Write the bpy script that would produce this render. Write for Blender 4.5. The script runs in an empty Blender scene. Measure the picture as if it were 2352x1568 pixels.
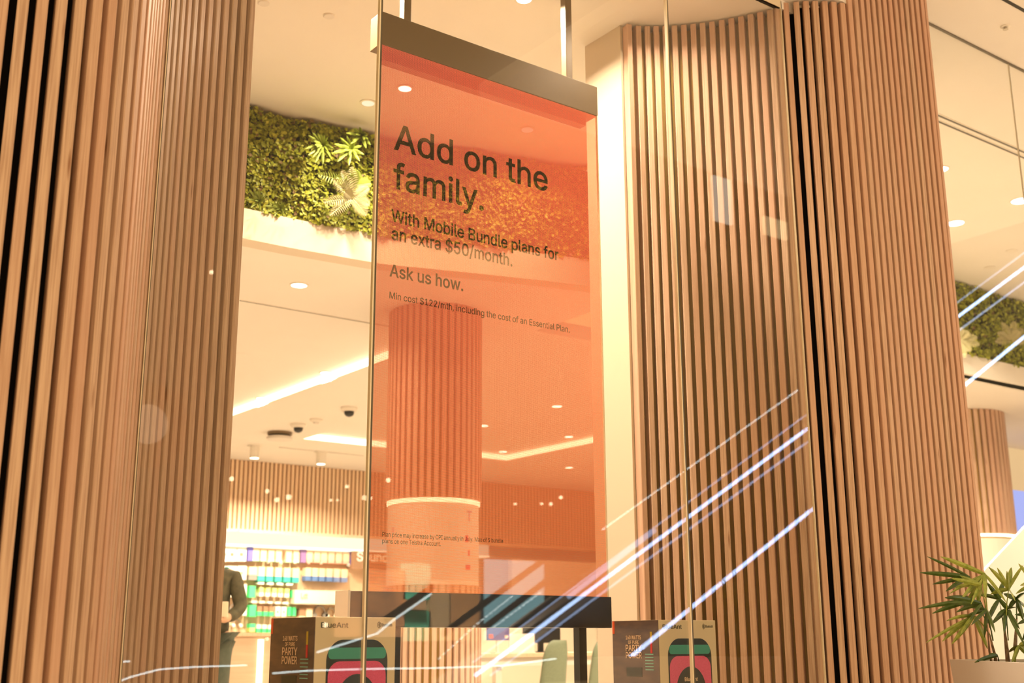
import bpy, bmesh, math, random
from mathutils import Vector, Matrix
random.seed(7)
C = bpy.context.scene.collection
S = bpy.context.scene
PI = math.pi

# ---------------------------------------------------------------- camera
H = 0.90                                   # lens height above the shop floor
F = 2704.0; PITCH = math.radians(14.23); AZ = math.radians(36.7); ROLL = math.radians(0.24)
VX, VY = math.sin(AZ), math.cos(AZ); RX, RY = math.cos(AZ), -math.sin(AZ)
cam_data = bpy.data.cameras.new('camera'); cam = bpy.data.objects.new('camera', cam_data); C.objects.link(cam)
cam_data.sensor_width = 36.0; cam_data.lens = F * 36.0 / 2352.0
cam_data.clip_start = 0.05; cam_data.clip_end = 200
fwd = Vector((VX * math.cos(PITCH), VY * math.cos(PITCH), math.sin(PITCH)))
rt = Vector((RX, RY, 0)); up = rt.cross(fwd)
rt2 = rt * math.cos(ROLL) - up * math.sin(ROLL); up2 = rt * math.sin(ROLL) + up * math.cos(ROLL)
m = Matrix((rt2, up2, -fwd)).transposed().to_4x4(); m.translation = (0, 0, H)
cam.matrix_world = m
cam_data.dof.use_dof = True; cam_data.dof.focus_distance = 4.7; cam_data.dof.aperture_fstop = 3.2
S.camera = cam

# ---------------------------------------------------------------- world: the warm lit mall hall all around
LC = (1.0, 0.81, 0.60)                      # colour of the lamps
w = bpy.data.worlds.new('world'); S.world = w; w.use_nodes = True
nt = w.node_tree; nt.nodes.clear()
tc = nt.nodes.new('ShaderNodeTexCoord'); sx = nt.nodes.new('ShaderNodeSeparateXYZ')
nt.links.new(tc.outputs['Generated'], sx.inputs[0])
rp = nt.nodes.new('ShaderNodeValToRGB')
mr = nt.nodes.new('ShaderNodeMapRange'); mr.inputs['From Min'].default_value = -1; mr.inputs['From Max'].default_value = 1
nt.links.new(sx.outputs['Z'], mr.inputs['Value']); nt.links.new(mr.outputs[0], rp.inputs[0])
el = rp.color_ramp.elements
el[0].position = 0.0; el[0].color = (1.0, 0.70, 0.40, 1)
el[1].position = 1.0; el[1].color = (1.35, 0.95, 0.50, 1)
for p_, c_ in ((0.40, (0.95, 0.66, 0.38, 1)), (0.48, (0.45, 0.31, 0.17, 1)), (0.55, (0.55, 0.38, 0.20, 1)), (0.63, (1.50, 1.05, 0.52, 1))):
    e_ = el.new(p_); e_.color = c_
bg = nt.nodes.new('ShaderNodeBackground'); bg.inputs['Strength'].default_value = 1.05
out = nt.nodes.new('ShaderNodeOutputWorld')
# surroundings dimmed where the glass mirrors them, thinning the haze over the screen
dp = nt.nodes.new('ShaderNodeVectorMath'); dp.operation = 'DOT_PRODUCT'; dp.inputs[1].default_value = (0.66, -0.70, 0.27)
nt.links.new(tc.outputs['Generated'], dp.inputs[0])
dm = nt.nodes.new('ShaderNodeMapRange'); dm.interpolation_type = 'SMOOTHSTEP'
dm.inputs['From Min'].default_value = 0.78; dm.inputs['From Max'].default_value = 0.93; dm.inputs['To Min'].default_value = 1.12; dm.inputs['To Max'].default_value = 0.26
nt.links.new(dp.outputs['Value'], dm.inputs['Value'])
mu = nt.nodes.new('ShaderNodeVectorMath'); mu.operation = 'SCALE'
nt.links.new(rp.outputs[0], mu.inputs[0]); nt.links.new(dm.outputs[0], mu.inputs['Scale'])
nt.links.new(mu.outputs[0], bg.inputs[0]); nt.links.new(bg.outputs[0], out.inputs[0])

# ---------------------------------------------------------------- exposure
S.view_settings.view_transform = 'Standard'; S.view_settings.look = 'None'
S.view_settings.gamma = 1.0; S.view_settings.use_curve_mapping = False
S.view_settings.exposure = 0.0
S.cycles.transparent_max_bounces = 24
S.cycles.max_bounces = 8; S.cycles.diffuse_bounces = 4
S.cycles.caustics_reflective = False; S.cycles.caustics_refractive = False
S.cycles.sample_clamp_indirect = 4.0

# ---------------------------------------------------------------- sight lines used to survey the place
def ray(x, y):
    dx = x - 1176.0; dy = 784.0 - y
    u = dx * math.sin(ROLL) + dy * math.cos(ROLL); l = dx * math.cos(ROLL) - dy * math.sin(ROLL)
    upc = u * math.cos(PITCH) + F * math.sin(PITCH); fw = F * math.cos(PITCH) - u * math.sin(PITCH)
    return (VX * fw + RX * l, VY * fw + RY * l, upc)
def onZ(x, y, z):
    d = ray(x, y); t = (z - H) / d[2]; return Vector((d[0] * t, d[1] * t, z))
def onY(x, y, Y):
    d = ray(x, y); t = Y / d[1]; return Vector((d[0] * t, Y, d[2] * t + H))
def onD(x, y, D):
    d = ray(x, y); t = D / (d[0] * VX + d[1] * VY); return Vector((d[0] * t, d[1] * t, d[2] * t + H))

# ---------------------------------------------------------------- materials
def mat(name, col, rough=0.6, metal=0.0, spec=0.5):
    m = bpy.data.materials.new(name); m.use_nodes = True
    b = m.node_tree.nodes['Principled BSDF']
    b.inputs['Base Color'].default_value = (*col, 1); b.inputs['Roughness'].default_value = rough
    b.inputs['Metallic'].default_value = metal; b.inputs['Specular IOR Level'].default_value = spec
    return m
def noisy(name, c1, c2, scale=8, rough=0.6, stretch=(1, 1, 1), bump=0.0, spec=0.5, detail=4):
    m = mat(name, c1, rough, 0, spec); n = m.node_tree; b = n.nodes['Principled BSDF']
    t = n.nodes.new('ShaderNodeTexCoord'); mp = n.nodes.new('ShaderNodeMapping'); mp.inputs['Scale'].default_value = stretch
    nz = n.nodes.new('ShaderNodeTexNoise'); nz.inputs['Scale'].default_value = scale; nz.inputs['Detail'].default_value = detail
    r = n.nodes.new('ShaderNodeValToRGB'); r.color_ramp.elements[0].position = 0.35; r.color_ramp.elements[1].position = 0.65
    r.color_ramp.elements[0].color = (*c1, 1); r.color_ramp.elements[1].color = (*c2, 1)
    n.links.new(t.outputs['Object'], mp.inputs[0]); n.links.new(mp.outputs[0], nz.inputs['Vector'])
    n.links.new(nz.outputs[0], r.inputs[0]); n.links.new(r.outputs[0], b.inputs['Base Color'])
    if bump:
        bp = n.nodes.new('ShaderNodeBump'); bp.inputs['Strength'].default_value = bump; bp.inputs['Distance'].default_value = 0.002
        n.links.new(nz.outputs[0], bp.inputs['Height']); n.links.new(bp.outputs[0], b.inputs['Normal'])
    return m
def glow(name, col, s):
    m = bpy.data.materials.new(name); m.use_nodes = True; n = m.node_tree; n.nodes.clear()
    e = n.nodes.new('ShaderNodeEmission'); e.inputs[0].default_value = (*col, 1); e.inputs[1].default_value = s
    o = n.nodes.new('ShaderNodeOutputMaterial'); n.links.new(e.outputs[0], o.inputs[0]); return m
def timber(name, dark, light, red):
    """slat timber: every slat has its own tone (mesh attribute), long grain and a few knots"""
    m = mat(name, light, 0.55, 0, 0.3); n = m.node_tree; b = n.nodes['Principled BSDF']
    t = n.nodes.new('ShaderNodeTexCoord'); at = n.nodes.new('ShaderNodeAttribute'); at.attribute_name = 'tone'
    add = n.nodes.new('ShaderNodeVectorMath'); add.operation = 'ADD'
    sc = n.nodes.new('ShaderNodeVectorMath'); sc.operation = 'SCALE'; sc.inputs['Scale'].default_value = 37.0
    n.links.new(at.outputs['Vector'], sc.inputs[0]); n.links.new(t.outputs['Object'], add.inputs[0]); n.links.new(sc.outputs[0], add.inputs[1])
    mp = n.nodes.new('ShaderNodeMapping'); mp.inputs['Scale'].default_value = (90, 90, 2.2)
    nz = n.nodes.new('ShaderNodeTexNoise'); nz.inputs['Scale'].default_value = 2.0; nz.inputs['Detail'].default_value = 5
    n.links.new(add.outputs[0], mp.inputs[0]); n.links.new(mp.outputs[0], nz.inputs['Vector'])
    r = n.nodes.new('ShaderNodeValToRGB'); r.color_ramp.elements[0].position = 0.34; r.color_ramp.elements[1].position = 0.62
    r.color_ramp.elements[0].color = (*dark, 1); r.color_ramp.elements[1].color = (*light, 1)
    n.links.new(nz.outputs[0], r.inputs[0])
    mx = n.nodes.new('ShaderNodeMix'); mx.data_type = 'RGBA'; mx.blend_type = 'MIX'; mx.inputs[7].default_value = (*red, 1)
    mm = n.nodes.new('ShaderNodeMath'); mm.operation = 'MULTIPLY'; mm.inputs[1].default_value = 0.75
    n.links.new(at.outputs['Fac'], mm.inputs[0]); n.links.new(mm.outputs[0], mx.inputs[0]); n.links.new(r.outputs[0], mx.inputs[6])
    # knots
    mp2 = n.nodes.new('ShaderNodeMapping'); mp2.inputs['Scale'].default_value = (17, 17, 1.9)
    vo = n.nodes.new('ShaderNodeTexVoronoi'); vo.inputs['Scale'].default_value = 1.0
    n.links.new(add.outputs[0], mp2.inputs[0]); n.links.new(mp2.outputs[0], vo.inputs['Vector'])
    kr = n.nodes.new('ShaderNodeMapRange'); kr.inputs['From Min'].default_value = 0.02; kr.inputs['From Max'].default_value = 0.10
    n.links.new(vo.outputs['Distance'], kr.inputs['Value'])
    mk = n.nodes.new('ShaderNodeMix'); mk.data_type = 'RGBA'; mk.inputs[6].default_value = (0.26, 0.12, 0.06, 1)
    n.links.new(kr.outputs[0], mk.inputs[0]); n.links.new(mx.outputs[2], mk.inputs[7])
    n.links.new(mk.outputs[2], b.inputs['Base Color'])
    bp = n.nodes.new('ShaderNodeBump'); bp.inputs['Strength'].default_value = 0.25; bp.inputs['Distance'].default_value = 0.001
    n.links.new(nz.outputs[0], bp.inputs['Height']); n.links.new(bp.outputs[0], b.inputs['Normal'])
    return m
M = {}
M['timber'] = timber('timber', (0.43, 0.272, 0.185), (0.61, 0.425, 0.305), (0.56, 0.325, 0.225))
M['timber_pale'] = timber('timber_pale', (0.72, 0.50, 0.32), (0.82, 0.62, 0.42), (0.78, 0.54, 0.35))
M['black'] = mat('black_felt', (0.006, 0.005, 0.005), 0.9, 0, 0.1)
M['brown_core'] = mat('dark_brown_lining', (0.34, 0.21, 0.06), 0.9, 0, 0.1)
M['plaster'] = noisy('plaster', (0.84, 0.79, 0.72), (0.86, 0.81, 0.74), 3, 0.75)
M['soffit'] = noisy('soffit_paint', (0.74, 0.69, 0.63), (0.76, 0.71, 0.65), 3, 0.75)
M['white'] = mat('white_paint', (0.82, 0.76, 0.67), 0.5)
M['wall_paint'] = mat('warm_wall_paint', (0.60, 0.50, 0.38), 0.6)
M['floor'] = noisy('shop_floor', (0.74, 0.66, 0.56), (0.78, 0.70, 0.60), 5, 0.35)
M['metal'] = mat('dark_grey_metal', (0.16, 0.105, 0.05), 0.5, 0.1)
M['metal_black'] = mat('black_metal', (0.012, 0.011, 0.010), 0.35, 0.2)
M['steel'] = mat('brushed_steel', (0.55, 0.5, 0.42), 0.35, 0.8)
M['slot'] = mat('slot_black', (0.03, 0.026, 0.018), 0.8)
M['lamp'] = glow('lamp_lens', (1.0, 0.92, 0.78), 9.0)
M['lamp_dim'] = glow('lamp_lens_dim', (1.0, 0.82, 0.55), 1.25)
M['strip'] = glow('led_strip_warm', (1.0, 0.86, 0.58), 4.5)
M['strip_shelf'] = glow('led_strip_shelf', (1.0, 0.90, 0.68), 1.35)
M['cream'] = mat('cream_card', (0.66, 0.54, 0.37), 0.55)
M['ink'] = mat('dark_ink', (0.06, 0.065, 0.05), 0.6)
M['green_fab'] = noisy('sage_upholstery', (0.15, 0.18, 0.11), (0.175, 0.205, 0.13), 60, 0.85)

def glass_mat():
    m = bpy.data.materials.new('clear_glass'); m.use_nodes = True; n = m.node_tree; n.nodes.clear()
    tr = n.nodes.new('ShaderNodeBsdfTransparent'); tr.inputs[0].default_value = (0.975, 0.98, 0.965, 1)
    gl = n.nodes.new('ShaderNodeBsdfGlossy'); gl.inputs['Roughness'].default_value = 0.0
    fr = n.nodes.new('ShaderNodeFresnel'); ge = n.nodes.new('ShaderNodeNewGeometry')
    ior = n.nodes.new('ShaderNodeMapRange'); ior.inputs['To Min'].default_value = 1.52; ior.inputs['To Max'].default_value = 1 / 1.52
    n.links.new(ge.outputs['Backfacing'], ior.inputs['Value']); n.links.new(ior.outputs[0], fr.inputs[0])
    mx = n.nodes.new('ShaderNodeMixShader'); o = n.nodes.new('ShaderNodeOutputMaterial')
    n.links.new(fr.outputs[0], mx.inputs[0]); n.links.new(tr.outputs[0], mx.inputs[1]); n.links.new(gl.outputs[0], mx.inputs[2])
    n.links.new(mx.outputs[0], o.inputs[0]); return m
M['glass'] = glass_mat()
def led_mat(name, lit):
    """transparent LED mesh: a fine grid of strips that glow (lit) or stay dark, clear gaps between"""
    m = bpy.data.materials.new(name); m.use_nodes = True; n = m.node_tree; n.nodes.clear()
    t = n.nodes.new('ShaderNodeTexCoord'); s = n.nodes.new('ShaderNodeSeparateXYZ'); n.links.new(t.outputs['Object'], s.inputs[0])
    def math_(op, a, b=None):
        k = n.nodes.new('ShaderNodeMath'); k.operation = op
        for i, q in enumerate((a, b)):
            if q is None: continue
            if isinstance(q, (int, float)): k.inputs[i].default_value = q
            else: n.links.new(q, k.inputs[i])
        return k.outputs[0]
    fx = math_('LESS_THAN', math_('FRACT', math_('DIVIDE', s.outputs['X'], 0.0046)), 0.32)
    fy = math_('LESS_THAN', math_('FRACT', math_('DIVIDE', s.outputs['Y'], 0.0046)), 0.32)
    line = math_('MAXIMUM', fx, fy)
    tr = n.nodes.new('ShaderNodeBsdfTransparent'); tr.inputs[0].default_value = (0.63, 0.50, 0.38, 1)
    mx = n.nodes.new('ShaderNodeMixShader'); o = n.nodes.new('ShaderNodeOutputMaterial')
    n.links.new(line, mx.inputs[0]); n.links.new(tr.outputs[0], mx.inputs[1])
    if lit:
        e = n.nodes.new('ShaderNodeEmission'); e.inputs[1].default_value = 1.0
        # viewing-angle falloff put into the emission: dim orange at left, strong red-orange at right
        mr = n.nodes.new('ShaderNodeMapRange'); mr.inputs['From Min'].default_value = 0.0; mr.inputs['From Max'].default_value = 1.25
        n.links.new(s.outputs['X'], mr.inputs['Value'])
        r = n.nodes.new('ShaderNodeValToRGB')
        r.color_ramp.elements[0].color = (1.02, 0.165, 0.085, 1); r.color_ramp.elements[1].color = (1.62, 0.215, 0.075, 1)
        n.links.new(mr.outputs[0], r.inputs[0])
        # ... and to a softer amber towards the foot of the panel
        my = n.nodes.new('ShaderNodeMapRange'); my.inputs['From Min'].default_value = 0.0; my.inputs['From Max'].default_value = 1.9
        n.links.new(s.outputs['Y'], my.inputs['Value'])
        mxc = n.nodes.new('ShaderNodeMix'); mxc.data_type = 'RGBA'; mxc.inputs[6].default_value = (0.92, 0.185, 0.045, 1)
        n.links.new(my.outputs[0], mxc.inputs[0]); n.links.new(r.outputs[0], mxc.inputs[7]); n.links.new(mxc.outputs[2], e.inputs[0])
        n.links.new(e.outputs[0], mx.inputs[2])
    else:
        d = n.nodes.new('ShaderNodeBsdfDiffuse'); d.inputs[0].default_value = (0.030, 0.018, 0.012, 1)
        n.links.new(d.outputs[0], mx.inputs[2]); tr.inputs[0].default_value = (0.46, 0.31, 0.19, 1)
    n.links.new(mx.outputs[0], o.inputs[0]); return m
M['led_lit'] = led_mat('led_mesh_lit', True); M['led_off'] = led_mat('led_mesh_unlit', False)

# ---------------------------------------------------------------- mesh helpers
class MB:
    def __init__(s): s.v = []; s.f = []; s.mi = []; s.t = []
    def add(s, verts, faces, mi=0, tone=0.0):
        b = len(s.v); s.v += [tuple(q) for q in verts]; s.f += [tuple(i + b for i in f) for f in faces]
        s.mi += [mi] * len(faces); s.t += [tone] * len(verts); return s
    def box(s, x0, x1, y0, y1, z0, z1, mi=0, tone=0.0):
        return s.add([(x0, y0, z0), (x1, y0, z0), (x1, y1, z0), (x0, y1, z0), (x0, y0, z1), (x1, y0, z1), (x1, y1, z1), (x0, y1, z1)],
                     [(0, 3, 2, 1), (4, 5, 6, 7), (0, 1, 5, 4), (1, 2, 6, 5), (2, 3, 7, 6), (3, 0, 4, 7)], mi, tone)
    def prism(s, poly, z0, z1, mi=0, tone=0.0):
        a = sum(poly[i][0] * poly[(i + 1) % len(poly)][1] - poly[(i + 1) % len(poly)][0] * poly[i][1] for i in range(len(poly)))
        if a < 0: poly = poly[::-1]
        n = len(poly); v = [(p[0], p[1], z0) for p in poly] + [(p[0], p[1], z1) for p in poly]
        f = [tuple(range(n))[::-1], tuple(range(n, 2 * n))] + [(i, (i + 1) % n, n + (i + 1) % n, n + i) for i in range(n)]
        return s.add(v, f, mi, tone)
    def lathe(s, prof, seg=24, c=(0, 0, 0), mi=0, axis='z'):
        v = []; f = []
        for r_, z_ in prof:
            for k in range(seg):
                a = 2 * PI * k / seg; p = (r_ * math.cos(a), r_ * math.sin(a), z_)
                if axis == 'y': p = (p[0], -p[2], p[1])
                v.append((p[0] + c[0], p[1] + c[1], p[2] + c[2]))
        for i in range(len(prof) - 1):
            for k in range(seg):
                k2 = (k + 1) % seg; f.append((i * seg + k, i * seg + k2, (i + 1) * seg + k2, (i + 1) * seg + k))
        f.append(tuple(range(seg))[::-1]); f.append(tuple((len(prof) - 1) * seg + k for k in range(seg)))
        return s.add(v, f, mi)
    def tube(s, pts, r, seg=8, mi=0):
        pts = [Vector(p) for p in pts]; v = []; f = []
        rs = r if isinstance(r, (list, tuple)) else [r] * len(pts)
        for i, p in enumerate(pts):
            d = (pts[min(i + 1, len(pts) - 1)] - pts[max(i - 1, 0)]).normalized()
            a = d.cross(Vector((0, 0, 1)) if abs(d.z) < 0.9 else Vector((1, 0, 0))).normalized(); b = d.cross(a)
            for k in range(seg):
                t = 2 * PI * k / seg; v.append(p + (a * math.cos(t) + b * math.sin(t)) * rs[i])
        for i in range(len(pts) - 1):
            for k in range(seg):
                k2 = (k + 1) % seg; f.append((i * seg + k, i * seg + k2, (i + 1) * seg + k2, (i + 1) * seg + k))
        f.append(tuple(range(seg))); f.append(tuple((len(pts) - 1) * seg + k for k in range(seg))[::-1])
        return s.add(v, f, mi)
    def build(s, name, mats, parent=None, smooth=False, bevel=0.0, fixn=True):
        me = bpy.data.meshes.new(name); me.from_pydata(s.v, [], s.f)
        if not isinstance(mats, (list, tuple)): mats = [mats]
        for q in mats: me.materials.append(q)
        me.polygons.foreach_set('material_index', s.mi)
        at = me.attributes.new('tone', 'FLOAT', 'POINT'); at.data.foreach_set('value', s.t)
        if fixn:
            bm = bmesh.new(); bm.from_mesh(me); bmesh.ops.recalc_face_normals(bm, faces=bm.faces); bm.to_mesh(me); bm.free()
        if smooth: me.polygons.foreach_set('use_smooth', [True] * len(me.polygons))
        me.update()
        o = bpy.data.objects.new(name, me); C.objects.link(o)
        if parent:
            o.parent = parent; o.matrix_parent_inverse = Matrix.Translation(-parent.location) @ Matrix.Identity(4) if parent.parent is None and parent.type == 'EMPTY' and not parent.get('local') else Matrix.Identity(4)
        if bevel:
            b = o.modifiers.new('bevel', 'BEVEL'); b.width = bevel; b.segments = 2; b.limit_method = 'ANGLE'
        return o
def tag(o, label=None, cat=None, group=None, kind=None):
    if label: o['label'] = label
    if cat: o['category'] = cat
    if group: o['group'] = group
    if kind: o['kind'] = kind
    return o
def empty(name, loc, label, cat, group=None, rz=0.0, local=False):
    """local=True: parts are modelled in the thing's own coordinates; otherwise in world coordinates"""
    o = bpy.data.objects.new(name, None); o.empty_display_size = 0.1; C.objects.link(o)
    o.location = loc; o.rotation_euler = (0, 0, rz)
    if local: o['local'] = 1
    return tag(o, label, cat, group)
def struct(name, mb, m, **k):
    return tag(mb.build(name, m, **k), kind='structure')
def copy_tree(o, parent=None):
    c = o.copy(); C.objects.link(c)
    if parent: c.parent = parent
    for ch in [q for q in bpy.data.objects if q.parent == o]: copy_tree(ch, c)
    return c

# ---------------------------------------------------------------- lettering
try:
    FONT = bpy.data.fonts.load(bpy.utils.system_resource('DATAFILES') + '/fonts/Inter.woff2')
except Exception:
    FONT = None
def text_curve(body, cap, width=None, fat=0.0, track=1.0):
    """letters as 2D curve splines; origin at the left end of the baseline, cap height and width in metres"""
    cu = bpy.data.curves.new('lettering', 'FONT'); cu.body = body; cu.size = 1.0; cu.space_character = track
    if FONT: cu.font = FONT
    cu.resolution_u = 5
    o = bpy.data.objects.new('lettering', cu); C.objects.link(o)
    bpy.ops.object.select_all(action='DESELECT'); o.select_set(True); bpy.context.view_layer.objects.active = o
    bpy.ops.object.convert(target='CURVE')
    cv = o.data
    spl = []
    for s_ in cv.splines:
        spl.append([(p.handle_left.copy(), p.co.copy(), p.handle_right.copy(), p.handle_left_type, p.handle_right_type) for p in s_.bezier_points])
    bpy.data.objects.remove(o)
    xs = [p[1].x for s_ in spl for p in s_]
    return spl, min(xs), max(xs)
_h = text_curve('H', 1)[0]
CAPH = max(p[1].y for s_ in _h for p in s_) - min(p[1].y for s_ in _h for p in s_)
def bez(p0, p1, p2, p3, t):
    u = 1 - t; return p0 * (u ** 3) + p1 * (3 * u * u * t) + p2 * (3 * u * t * t) + p3 * (t ** 3)
def fit_splines(body, x, y, cap, width=None, track=1.0, fat=0.0):
    """letter outlines as closed polylines, made heavier by moving every edge outwards by fat (share of cap height)"""
    spl, x0, x1 = text_curve(body, cap, width, 0, track)
    polys = []
    for s_ in spl:
        pl = []
        for i in range(len(s_)):
            a, b = s_[i], s_[(i + 1) % len(s_)]
            straight = (a[2] - a[1]).length < 1e-5 and (b[0] - b[1]).length < 1e-5
            d = (b[1] - a[1]); n = 1
            if not straight and max((a[2] - a[1]).cross(d).length, (b[0] - b[1]).cross(d).length) > 1e-4 * max(d.length, 1e-6): n = 6
            for k in range(n): pl.append(bez(a[1], a[2], b[0], b[1], k / n))
        q = [p for i, p in enumerate(pl) if (p - pl[i - 1]).length > 1e-4]
        if len(q) > 2: polys.append([(p.x, p.y) for p in q])
    area = lambda p: 0.5 * sum(p[i - 1][0] * p[i][1] - p[i][0] * p[i - 1][1] for i in range(len(p)))
    sg = 1 if area(max(polys, key=lambda p: abs(area(p)))) > 0 else -1
    f = fat * CAPH
    out_ = []
    for p in polys:
        r = []
        for i in range(len(p)):
            a = Vector((*p[i - 1], 0)); b = Vector((*p[i], 0)); c = Vector((*p[(i + 1) % len(p)], 0))
            d0 = (b - a).normalized(); d1 = (c - b).normalized()
            n0 = Vector((d0.y, -d0.x, 0)) * sg; n1 = Vector((d1.y, -d1.x, 0)) * sg
            nn = (n0 + n1)
            if nn.length < 0.3: nn = n0 + n1 * 0.5
            nn.normalize(); k = 1 / max(0.6, nn.dot(n0)); r.append(b + nn * f * k)
        out_.append(r)
    x0 -= f; x1 += f
    k = cap / (CAPH + 2 * f); kx = (width / (x1 - x0)) if width else k
    return [[(x + (q.x - x0) * kx, y + (q.y + f) * k) for q in r] for r in out_]
import numpy as np
from mathutils.geometry import delaunay_2d_cdt
def triangulate(polys, rect=None):
    """triangles covered by the letter outlines (non-zero winding) and, inside rect, those left over"""
    groups = [(polys, rect)]
    ink, rest = [], []
    for ps, rc in groups:
        vs = []; es = []
        for p in list(ps) + ([[(rc[0], rc[1]), (rc[2], rc[1]), (rc[2], rc[3]), (rc[0], rc[3])]] if rc else []):
            b = len(vs); vs += [Vector(q) for q in p]; es += [(b + i, b + (i + 1) % len(p)) for i in range(len(p))]
        r = delaunay_2d_cdt(vs, es, [], 0, 1e-7)
        V, Fc = r[0], r[2]
        cen = np.array([[sum(V[i].x for i in f) / len(f), sum(V[i].y for i in f) / len(f)] for f in Fc])
        wn = np.zeros(len(Fc), int)
        for p in ps:
            q = np.array(p); lo = q.min(0); hi = q.max(0)
            idx = np.where((cen[:, 0] > lo[0]) & (cen[:, 0] < hi[0]) & (cen[:, 1] > lo[1]) & (cen[:, 1] < hi[1]))[0]
            if not len(idx): continue
            c = cen[idx]; w_ = np.zeros(len(idx), int); q2 = np.roll(q, -1, 0)
            for (x0, y0), (x1, y1) in zip(q, q2):
                if y0 == y1: continue
                xi = x0 + (c[:, 1] - y0) / (y1 - y0) * (x1 - x0)
                w_ += ((y0 <= c[:, 1]) & (c[:, 1] < y1) & (xi > c[:, 0])).astype(int)
                w_ -= ((y1 <= c[:, 1]) & (c[:, 1] < y0) & (xi > c[:, 0])).astype(int)
            wn[idx] += w_
        for f, k in zip(Fc, wn):
            t = [(V[i].x, V[i].y) for i in f]
            if k != 0: ink.append(t)
            elif rc: rest.append(t)
    return ink, rest
def flat_mesh(name, tris, m_, thick=0.0):
    mb = MB()
    for t in tris:
        a_ = sum(t[i - 1][0] * t[i][1] - t[i][0] * t[i - 1][1] for i in range(len(t)))
        if a_ < 0: t = t[::-1]
        mb.add([(p[0], p[1], thick) for p in t], [tuple(range(len(t)))])
    me = bpy.data.meshes.new(name); me.from_pydata(mb.v, [], mb.f); me.materials.append(m_)
    bm = bmesh.new(); bm.from_mesh(me); bmesh.ops.remove_doubles(bm, verts=bm.verts, dist=1e-7)
    if thick:
        g = bmesh.ops.extrude_face_region(bm, geom=bm.faces[:]); bmesh.ops.translate(bm, vec=(0, 0, -thick), verts=[e for e in g['geom'] if isinstance(e, bmesh.types.BMVert)])
        bmesh.ops.recalc_face_normals(bm, faces=bm.faces)
    bm.to_mesh(me); bm.free(); return me
def text_obj(name, body, cap, m, parent, loc, rot, width=None, align='L', thick=0.0006, fat=0.02):
    sp = fit_splines(body, 0, 0, cap, width, fat=fat)
    if align == 'C':
        xs = [p[0] for s_ in sp for p in s_]; d = (min(xs) + max(xs)) / 2; sp = [[(q[0] - d, q[1]) for q in p] for p in sp]
    me = flat_mesh(name, triangulate(sp)[0], m, thick)
    o = bpy.data.objects.new(name, me); C.objects.link(o); o.parent = parent; o.location = loc; o.rotation_euler = rot
    return o

# ================================================================ SETTING
ZU, ZL, ZO = H + 3.19, H + 2.40, H + 3.56      # upper ceiling, lower ceiling, outer soffit
struct('floor', MB().box(-6, 19, -14, 15.2, -0.1, 0.0), M['floor'])
# bulkhead curve with the planted band
curveL = [(0.9, 6.33), (2.0, 6.32), (3.0, 6.30), (3.6, 6.25), (4.2, 6.06), (4.65, 5.93), (5.05, 5.83), (5.6, 5.76)]
curveR = [(8.6, 6.72), (9.6, 6.62), (10.6, 6.60), (11.6, 6.60), (12.6, 6.56), (14.5, 6.45), (17.9, 6.3)]
def strip(curve, dy0, dy1, z0, z1, mb=None, sub=6):
    mb = mb or MB(); pts = []
    for (a, b) in zip(curve, curve[1:]):
        for k in range(sub): t = k / sub; pts.append((a[0] + (b[0] - a[0]) * t, a[1] + (b[1] - a[1]) * t))
    pts.append(curve[-1])
    for a, b in zip(pts, pts[1:]):
        v = [(a[0], a[1] + dy0, z0), (b[0], b[1] + dy0, z0), (b[0], b[1] + dy1, z0), (a[0], a[1] + dy1, z0)]
        v += [(q[0], q[1], z1) for q in v]
        mb.add(v, [(0, 3, 2, 1), (4, 5, 6, 7), (0, 1, 5, 4), (1, 2, 6, 5), (2, 3, 7, 6), (3, 0, 4, 7)])
    return mb
struct('ceiling', MB().prism([(-0.5, 3.59), (5.0, 3.59), (5.0, 6.0)] + [(q[0], q[1] + 0.2) for q in curveL[::-1][2:]] + [(-0.5, 6.5)], ZU, ZU + 0.12), M['plaster'])
struct('ceiling_right', MB().box(5.35, 18, 3.59, 6.9, ZO, ZO + 0.12), M['plaster'])
# lower ceiling with a recess round the raft
lc = MB()
lc.prism([(q[0], q[1] + 0.01) for q in curveL] + [(5.6, 7.2), (9.3, 7.2), (9.3, 9.0), (14.2, 9.0), (14.2, 14.9), (0.9, 14.9)], ZL, ZL + 0.12)
struct('ceiling_lower', lc, M['plaster'])
rf = MB(); zr = ZL - 0.08
rf.prism([(5.0, 8.3), (6.26, 9.05), (6.26, 14.75), (5.0, 14.75)], zr, ZL - 0.001)
rf.box(6.26, 9.3, 12.6, 14.75, zr, ZL - 0.001)
rf.box(9.3, 14.2, 10.3, 14.75, zr, ZL - 0.001)
struct('ceiling_raft', rf, M['plaster'])
struct('ceiling_lower_right', MB().prism([(9.4, 6.66), (18, 6.32), (18, 8.98), (9.4, 8.98)], H + 2.59, H + 2.7), M['plaster'])
# bulkhead fascias
M['fascia'] = mat('fascia_paint', (0.66, 0.57, 0.45), 0.6)
struct('trim_1', strip(curveL, -0.04, 0.10, H + 2.32, H + 2.51), M['fascia'])
struct('trim_2', strip(curveR, -0.04, 0.10, H + 2.59, H + 2.80), M['white'])
struct('wall_bulkhead', strip(curveL, 0.05, 0.12, H + 2.50, ZU), M['slot'])
struct('wall_bulkhead_right', strip(curveR, 0.05, 0.12, H + 2.79, ZO), M['slot'])
# soffits outside the glass
struct('trim_3', MB().prism([(0.9, 3.41), (4.80, 3.41), (4.74, 3.46), (4.66, 3.50), (4.58, 3.56), (4.5, 3.61), (0.9, 3.61)], H + 3.24, H + 3.28), M['soffit'])
struct('ceiling_outside', MB().box(4.2, 9.5, 1.2, 3.59, ZO, ZO + 0.1), M['soffit'])
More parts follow.
